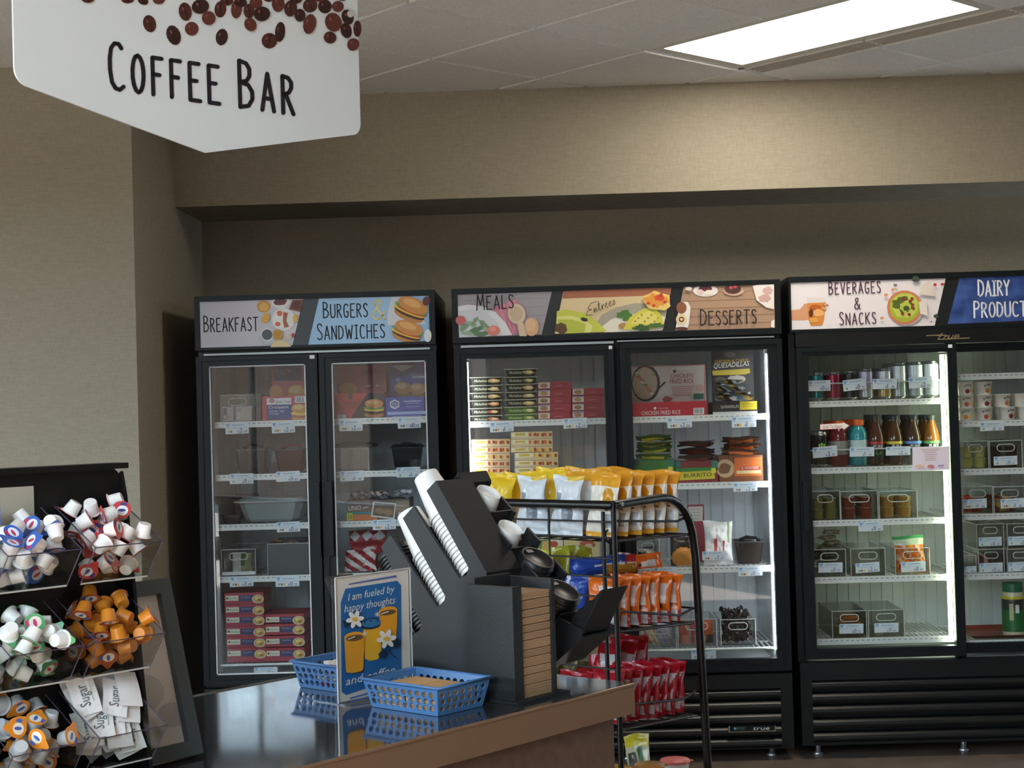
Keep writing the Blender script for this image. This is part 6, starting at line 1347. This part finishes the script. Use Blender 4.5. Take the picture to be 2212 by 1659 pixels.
CRE = {(0,0):(('#eceae8','#c23a3c','#e6e6ea','#3a3f86'),'white creamer with a red lid','in the top bin at the rack end',70),
       (0,1):(('#c47a22','#a8502c','#e4d9c4','#4a63a8'),'caramel brown creamer with a rust lid','in the middle bin at the rack end',62),
       (1,0):(('#eceaea','#3a63b5','#dfe4ee','#c23a50'),'white creamer with a blue lid','in the top bin of the second column',64),
       (1,1):(('#eceeec','#4f9a63','#e6dcd2','#c43a6a'),'white creamer with a green lid','in the middle bin of the second column',62),
       (1,2):(('#b4b9bd','#e08a2c','#e9e4d2','#4a63b5'),'silver grey creamer with an orange lid','in the lowest bin of the second column',64),
       (2,0):(('#eceaea','#b9b45a','#e4e4cc','#6a6a3a'),'white creamer with an olive lid','in the top bin of the third column',12),
       (2,1):(('#eceaea','#4f9a63','#e6dcd2','#c43a6a'),'white creamer with a pale green lid','in the middle bin of the third column',12),
       (2,2):(('#b4b9bd','#e08a2c','#e9e4d2','#4a63b5'),'silver creamer with a bright orange lid','in the lowest bin of the third column',12)}
rr = random.Random(21); SCL = .80
def creamer_geo():      # closed outline of one creamer: tapered cup, flange and tabbed lid
    m = MB(); m.lathe([(.0122,-.0003),(.0156,.0226),(.0194,.0240),(.0194,.0270)],12,WHITEP,cap0=True,cap1=True)
    p = [(.0192*math.cos(math.radians(34)),.0192*math.sin(math.radians(34))),(.0280,.004),(.0290,0),(.0280,-.004),(.0192*math.cos(math.radians(34)),-.0192*math.sin(math.radians(34))),(.008,0)]
    m.prism(p[::-1], .0250, .0270, WHITEP, Fr((0,0,0),(1,0,0),(0,1,0))); return ([v.copy() for v in m.v], list(m.f))
CG = creamer_geo()
for key,(cols,lab,where,cnt) in CRE.items():
    e0,e1,zl,n0,nb = BINS[key]; proto = creamer(*cols); k = 0; pl_ = Pile(list(BROOT.values())+[RACK]); miss = 0
    while k < cnt and miss < 45:
        best = None
        for c3 in range(3):                            # of three tries keep the one that settles lowest
            M0 = Matrix.Rotation(rr.uniform(0,6.28),4,'Z') @ Matrix.Rotation(math.radians(rr.choice((75,95,60,110,125,30,160,145))),4,'X') @ Matrix.Rotation(rr.uniform(0,6.28),4,'Z') @ Matrix.Scale(SCL,4) @ Matrix.Translation((0,0,-.012))
            nn = rr.uniform(n0+.012, nb-.012); ee = rr.uniform(e0+.014, e1-.014)
            zt_ = zl+.000+(nn-n0)*.50                  # heap rises towards the back
            M = pl_.drop(CG, Matrix.Translation(cw(ee,nn,0)) @ M0, zl-.053, zt_, .004)
            if M is None: continue
            it = pl_.b.pop(); c_ = ecoord(M @ Vector((0,0,.012)))
            if c_[1] < n0+.043*(1-min(1,max(0,(c_[2]-zl+.057)/.057)))+.006: continue
            if best is None or c_[2] < best[0]: best = (c_[2], M, it)
        if best is None: miss += 1; continue
        pl_.b.append(best[2]); place(proto, best[1], lab+' '+where, lab+'s '+where); k += 1
# sugar packets
e0,e1,zl,n0,nb = BINS[(0,2)]
SUGW = mat('#e6e7e8',.5); SUGG = mat('#5c5e62',.5)
def packet_mesh(seed, prt):
    me_m = MB(); w, h = .042, .060; rr_ = random.Random(seed); nu, nv = 4, 6; b1, b2 = rr_.uniform(-.004,.004), rr_.uniform(-.003,.003)
    P = lambda u,v,s: ((u-.5)*w, s*(.0018*math.sin(math.pi*u)*math.sin(math.pi*v)+.0005)+b1*math.sin(3*v)+b2*math.sin(4*u+2*v), v*h)
    for s in (-1,1):
        for i in range(nu):
            for j in range(nv):
                q = [P(i/nu,j/nv,s),P((i+1)/nu,j/nv,s),P((i+1)/nu,(j+1)/nv,s),P(i/nu,(j+1)/nv,s)]; me_m.add(q if s < 0 else q[::-1],[(0,1,2,3)],SUGW,True)
    if prt:
        vs_, fs, a0, a1 = textmesh('Sugar'); k = .034/(a1-a0)
        me_m.add([P(.62-y_*k*1.5/w,.22+(x_-a0)*k/h,-1) for x_,y_ in vs_], fs, SUGG)
        for v in me_m.v[-len(vs_):]: v.y -= .0012
        me_m.add([P(.74,.3,-1),P(.78,.3,-1),P(.78,.7,-1),P(.74,.7,-1)],[(0,1,2,3)],mat('#b9bcae',.5))
        for v in me_m.v[-4:]: v.y -= .0012
    return me_m.mesh('sugar_packet')
sp = [packet_mesh(i, i != 3) for i in range(4)]
pl_ = Pile(list(BROOT.values())+[RACK]); gs_ = [geo_of(m_) for m_ in sp]; k = 0
for tr_ in range(220):
    if k >= 34: break
    M0 = CM(rr.uniform(e0+.024,e1-.024), rr.uniform(n0+.050,n0+.085), 0, 0) @ Matrix.Rotation(math.radians(rr.uniform(-14,14)),4,'Z') @ Matrix.Rotation(math.radians(rr.uniform(-34,-22)),4,'X') @ Matrix.Rotation(math.radians(rr.uniform(-26,26)),4,'Y')
    M = pl_.drop(gs_[k%4], M0, zl-.053, zl+.030, .002)
    if M is not None: put('sugar_packet', sp[k%4], M, 'white paper sugar packet jumbled in the lowest bin at the rack end', 'sugar packet', 'sugar packets in the rack'); k += 1
# ================================================================== wire snack rack
RE, RN, RNB = 1.049, .853, 1.60
WB = mat('#060607', .32, 0, .45)
r = thing('snack_rack', 'black tubular wire snack rack standing behind the counter', 'rack', cw(RE+.2,1.2,0))
def sideframe(n):
    pts = [(RE,1.19),(RE+.12,1.194),(RE+.25,1.197)]
    pts += [(RE+.25+.16*math.sin(math.radians(a)), 1.197-.16+.16*math.cos(math.radians(a))) for a in range(15,76,15)]
    pts += [(RE+.418,1.00),(RE+.432,.70),(RE+.452,.32),(RE+.468,.013)]
    return MB().tube([cw(e,n,z) for e,z in pts], .0135, WB, 10)
for n in (RN, RNB):
    build('side_tube', sideframe(n), r); build('rear_post', MB().tube([cw(RE,n,1.20),cw(RE,n,.013)], .0085, WB, 8), r)
    build('inner_post', MB().tube([cw(RE,n+(.040 if n == RN else -.040),1.17),cw(RE,n+(.040 if n == RN else -.040),.02)], .0065, WB, 8), r)
build('top_bar', MB().tube([cw(RE,RN,1.19),cw(RE,RNB,1.19)], .0135, WB, 10), r)
build('corner_bolt', MB().tube([cw(RE+.02,RN-.012,1.192),cw(RE+.02,RN-.020,1.192)], .007, CHROME, 10), r)
for z in (1.140,1.092,1.030,.975,.915,.870,.800,.70,.60,.50,.40,.30): build('grid_wire', MB().tube([cw(RE-.004,RN,z),cw(RE-.004,RNB,z)], .0032, WB, 5), r)
for n in (1.10,1.35): build('grid_wire', MB().tube([cw(RE-.007,n,1.19),cw(RE-.007,n,.05)], .0032, WB, 5), r)
build('hook', MB().tube([cw(RE-.005,RN+.02,1.115),cw(RE-.02,RN+.018,1.11),cw(RE-.02,RN+.016,1.085),cw(RE-.008,RN+.016,1.078),cw(RE-.006,RN+.018,1.09)], .0035, WB, 5), r)
SHR = [(1.142,1.118,1.082,1.072),(.873,.823,.811,.790),(.592,.560,.520,.498),(.30,.28,.24,.22)]
for (ra,rb_,fa,fb) in SHR:
    dl = .045 if ra < .4 else 0.0; m = MB(); e1 = RE+.33+dl       # the lowest shelf is deeper
    for n in (RN+.004, RNB-.004):
        m.tube([cw(RE+.01,n,ra),cw(e1,n,rb_),cw(RE+.405+dl,n,rb_+.014)], .0042, WB, 6); m.tube([cw(RE,n,fa),cw(RE+.40+dl,n,fb)], .0042, WB, 6)
    m.tube([cw(RE+.405+dl,RN+.004,rb_+.014),cw(RE+.405+dl,RNB-.004,rb_+.014)], .0035, WB, 6); m.tube([cw(RE+.40+dl,RN,fb),cw(RE+.40+dl,RNB,fb)], .0035, WB, 6)
    for k in range(12): n = RN+.03+(RNB-RN-.06)*k/11; m.tube([cw(RE,n,fa),cw(RE+.40+dl,n,fb)], .002, WB, 4)
    for k in range(5): e = RE+.03+.085*k; f = fa+(fb-fa)*(e-RE)/.4; m.tube([cw(e,RN,f-.003),cw(e,RNB,f-.003)], .002, WB, 4)
    build('wire_shelf', m, r)
# snack bags (front towards the far side, backs towards the camera)
def film(kind):
    S = .22
    def fn(s, u, v):
        g = lambda h, ro=.28: mat(h, ro)
        if kind == 'chips':      # yellow top, white-silver lower back with a barcode block
            if s > 0: return g('#e3a52c') if v > .62 else (g('#e0a030') if ((u-.5)/.33)**2+((v-.42)/.28)**2 < 1 else g('#e9e4da'))
            if v > .80: return g('#dfa02c')
            if .2 < u < .45 and .2 < v < .34: return g('#6c7278')
            if .55 < u < .85 and .14 < v < .36: return g('#9aa0a6')
            if v < .06: return g('#d9a22e')
            return g('#dfe3e8')
        if kind == 'white':
            if v > .93 and u > .5: return g('#e3c04a')
            if .12 < u < .4 and .55 < v < .72: return g('#8f979f')
            if .55 < u < .82 and .25 < v < .45: return g('#7d858d')
            return g('#dde3ea')
        if kind == 'yellow': return g('#ecc52a') if v > .45 or s > 0 else (g('#e0e4e6') if u > .3 else g('#e2bd2e'))
        if kind == 'gold':       # golden with white shoulder
            if s < 0:
                if v > .78: return g('#e2a02a')
                if ((u-.72)/.2)**2+((v-.60)/.17)**2 < 1: return g('#cf9322')
                if .55 < u < .9 and .14 < v < .36: return g('#a9adb0')
                if .62 < u < .80 and .40 < v < .44: return g('#4a4a4c')
                return g('#e8e1d2') if v > .08 else g('#dba02c')
            return g('#e2a02a')
        if kind == 'orange':
            if s < 0:
                if v > .82: return g('#dd6a16')
                if .42 < u < .92 and .54 < v < .8: return g('#c9c7c8')
                if .50 < u < .90 and .38 < v < .54: return g('#e8e4e0')
                if .62 < u < .80 and .29 < v < .37: return g('#3a3638')
                if v < .24: return g('#b9202a') if (u < .45 or u > .93) else g('#c9cacc')
                return g('#dd6a16')
            return g('#dd6a16')
        if kind == 'red':
            if s < 0:
                if v > .80: return g('#a81226')
                if .5 < v < .78 and abs(u-.70) < .22*(v-.42)/.36+.05: return g('#c3c4c8')
                if .55 < u < .85 and .31 < v < .40: return g('#e6e2e2')
                if .48 < u < .9 and .06 < v < .24: return g('#cfd0d2')
                return g('#a81226')
            return g('#a81226')
        if kind == 'blue': return g('#d8dde6') if .42 < u < .52 and v > .4 else g('#234aa8')
        if kind == 'lime': return g('#dfe2a8') if .4 < u < .5 else g('#a8a52c')
        if kind == 'crimson': return g('#d9d2d2') if .45 < u < .52 else g('#8a1119')
        if kind == 'olive': return g('#6f6a46') if (u*3+v*2) % 1 < .6 else g('#9a9468')
        if kind == 'cream': return g('#2c2c22') if v < .25 else (g('#8a2a22') if .6<u<.68 and .6<v<.66 else g('#c9bf92'))
        if kind == 'tanbag': return g('#a5711f')
        if kind == 'noodle': return g('#d8c62c') if v > .78 or v < .1 else (g('#3a6a3a') if .55 < u < .75 else (g('#44423a') if .12 < u < .5 and .3 < v < .7 else g('#c9c3a0')))
    return fn
BAGM = {}
rr = random.Random(8)
def fl(s, e): a, b = SHR[s][2], SHR[s][3]; return a+(b-a)*(e-RE)/.4+.005
PB = Pile([r]); RACKP = len(PB.b)
def bag(kind, e, n, z, rz=0, rx=0, ry=0, w=.125, h=.20, t=.045, label='', grp=None, var=0):
    """own x along -n, back (-y) towards -E; pushed along +E, then up, until it touches nothing"""
    k = (kind, w, h, t, var)
    if k not in BAGM: BAGM[k] = pillow(w, h, t, film(kind), 32, 42, seed=sum(map(ord, kind)) % 50 + var*7, wrink=.13)
    if k not in BG: BG[k] = geo_of(pillow(w*1.01, h*1.01, t*1.08, film(kind), 12, 16, seed=sum(map(ord, kind)) % 50 + var*7, wrink=.13))
    g = BG[k]
    R0 = Matrix.Rotation(CA-math.pi/2+math.radians(rz),4,'Z') @ Matrix.Rotation(math.radians(ry),4,'Y') @ Matrix.Rotation(math.radians(rx),4,'X')
    for up in range(14):
        for d in (0,.004,.008,.012,.016,.02):
            M = Matrix.Translation(cw(e+d,n,z+.004*up)) @ R0; vs_ = [M @ p for p in g[0]]
            if PB.free(vs_, g[1]): PB.put(vs_, g[1]); return put('snack_bag', BAGM[k], M, label, 'snack bag', grp)
    print('no room for', label)
    return None
BG = {}
# top shelf: near column of golden bags, then white and yellow columns behind the grid
J = lambda a: rr.uniform(-a, a)
for k in range(6):
    e = RE+.040+.062*k; bag('gold', e, RN+.082, fl(0,e)+.004, J(2), -9, J(2), .122,.195,.042, 'golden chip bag in the row at the end of the top shelf', 'golden chip bags on the top shelf', k%3)
for k in range(4):
    e = RE+.040+.078*k; bag('white' if k == 0 else 'chips', e, RN+.222, fl(0,e)+.004, J(2), -7, J(2), .128,.185 if k == 0 else .205,.05, 'white backed chip bag with a barcode standing against the rack grid' if k == 0 else 'yellow and white chip bag in the second row of the top shelf', None if k == 0 else 'chip bags in the second row', k%3)
for k in range(4):
    e = RE+.040+.078*k; bag('white' if k == 0 else 'yellow', e, RN+.362, fl(0,e)+.004, J(2), -7, J(2), .128,.185 if k == 0 else .205,.05, 'white backed chip bag in the third row against the rack grid' if k == 0 else 'bright yellow chip bag in the third row of the top shelf', None if k == 0 else 'yellow chip bags in the third row', k%3)
for k in range(4):
    e = RE+.040+.078*k; bag('yellow', e, RN+.502, fl(0,e)+.004, J(2), -7, J(2), .125,.19,.048, 'bright yellow chip bag in the row by the cup organizer', 'yellow chip bags in the fourth row', k%3)
for k in range(3): e = RE+.05+.095*k; bag('white', e, RN+.640, fl(0,e)+.004, J(2), -7, 0, .118,.185,.048, 'white chip bag in the farthest row of the top shelf', 'white chip bags in the farthest row', k%3)
# second shelf
for k in range(7):
    e = RE+.036+.052*k; bag('orange', e, RN+.082, fl(1,e)+.004, J(2), -8, J(2), .122,.150,.036, 'orange and silver snack bag in the row at the end of the second shelf', 'orange snack bags on the second shelf', k%3)
for k in range(2): e = RE+.11+.10*k; bag('orange', e, RN+.222, fl(1,e)+.004, J(3), -8, 0, .122,.130,.04, 'short orange snack bag beside the blue bag', 'short orange snack bags', k%3)
bag('blue', RE+.045, RN+.222, fl(1,RE+.045)+.004, 2, -8, 0, .125,.145,.04, 'bright blue snack bag standing beneath the lying blue bag', None, 1)
bag('crimson', RE+.31, RN+.222, fl(1,RE+.31)+.004, 4, -8, -3, .12,.205,.045, 'dark red snack bag standing behind the orange bags', None, 0)
for k in range(3): e = RE+.045+.10*k; bag('lime', e, RN+.365, fl(1,e)+.004, J(3), -8, J(3), .128,.225,.046, 'lime green snack bag leaning behind the rack grid', 'lime snack bags on the second shelf', k)
bag('blue', RE+.075, RN+.235, fl(1,RE+.075)+.172, 0, -64, 88, .06,.19,.026, 'bright blue snack bag lying sideways on the second shelf', None, 0)
bag('orange', RE+.235, RN+.150, fl(1,RE+.235)+.185, 0, -70, 90, .05,.13,.018, 'orange snack bag lying on top of its row', None, 1)
bag('tanbag', RE+.150, RN+.150, fl(1,RE+.150)+.160, 2, -64, 88, .03,.10,.014, 'amber brown bag lying flat beside the blue bag', None, 0)
# third shelf
for k in range(8):
    e = RE+.034+.046*k; bag('red', e, RN+.082, fl(2,e)+.004, J(2), -12, J(2), .122,.165,.032, 'red snack bag in the row at the end of the third shelf', 'red snack bags on the third shelf', k%3)
for k in range(3): e = RE+.19+.075*k; bag('red', e, RN+.222, fl(2,e)+.004, J(3), -12, J(4), .125,.235,.040, 'tall red snack bag standing behind the red row', 'tall red snack bags', k%3)
for k in range(2): e = RE+.050+.070*k; bag('red', e, RN+.222, fl(2,e)+.004, J(3), -10, 0, .122,.140,.040, 'short red snack bag in the second row of the third shelf', 'short red snack bags', k%3)
for k in range(3): e = RE+.045+.10*k; bag('olive', e, RN+.362, fl(2,e)+.004, J(4), -10, J(4), .128,.17,.046, 'olive snack bag standing in the third row of the third shelf', 'olive snack bags in the third row', k)
for k in range(3): e = RE+.045+.10*k; bag('olive', e, RN+.510, fl(2,e)+.004, J(4), -10, 0, .128,.17,.046, 'olive snack bag standing in the far row of the third shelf', 'olive snack bags in the far row', k)
bag('cream', RE+.085, RN+.285, fl(2,RE+.085)+.185, 0, -70, 90, .06,.13,.018, 'cream and black snack bag on top of the short red bags', None, 0)
bag('cream', RE+.100, RN+.400, fl(2,RE+.1)+.190, -4, -64, 84, .075,.16,.022, 'cream and black snack bag lying on the olive bags', None, 1)
# bottom shelf: noodle packs and cups
def noodle_cup(label, px, py, cupc, lidc, rr_=.052):
    h = .105; d = ray(px,py); e = None
    pt = onn(px, py, RN+(.062 if 'coral' in label else .062)); ee = ecoord(pt); z0 = fl(3, ee[0])+.010; q = thing('noodle_cup', label, 'cup', cw(ee[0],ee[1],z0)); h = max(.07, ee[2]-z0)
    build('cup', MB().lathe([(rr_*.75,0),(rr_*.98,h*.94)],24,mat(cupc,.4),cap0=True), q, False); build('lid', MB().lathe([(rr_*1.04,h*.93),(rr_*1.06,h*.96),(rr_*1.0,h),(0,h)],24,mat(lidc,.35)).box((rr_*.9,-.01,h*.95),(rr_*1.25,.01,h*.97),mat(lidc,.35)), q, False)
    for o in q.children: PB.put([WM[q.name] @ v.co for v in o.data.vertices], [tuple(p.vertices) for p in o.data.polygons])
noodle_cup('white noodle cup with a coral lid on the lowest rack shelf', 1458, 1640, '#e6e2de', '#d9706a', .046)
noodle_cup('noodle cup with a tan lid on the lowest rack shelf', 1403, 1650, '#d9cfb0', '#c98a45', .046)
bag('noodle', RE+.355, RN+.185, fl(3,RE+.355)+.006, 0, -8, -14, .105,.185,.022, 'yellow noodle pack standing behind the noodle cups', None, 0)
bag('noodle', RE+.12, RN+.26, fl(3,RE+.20)+.010, 4, -10, 0, .11,.15,.02, 'yellow and clear noodle pack beside the tan lid', None, 1)
bag('tanbag', RE+.10, RN+.09, fl(3,RE+.10)+.004, 0, -10, 0, .10,.14,.03, 'amber snack bag at the grid end of the lowest shelf', None, 2)
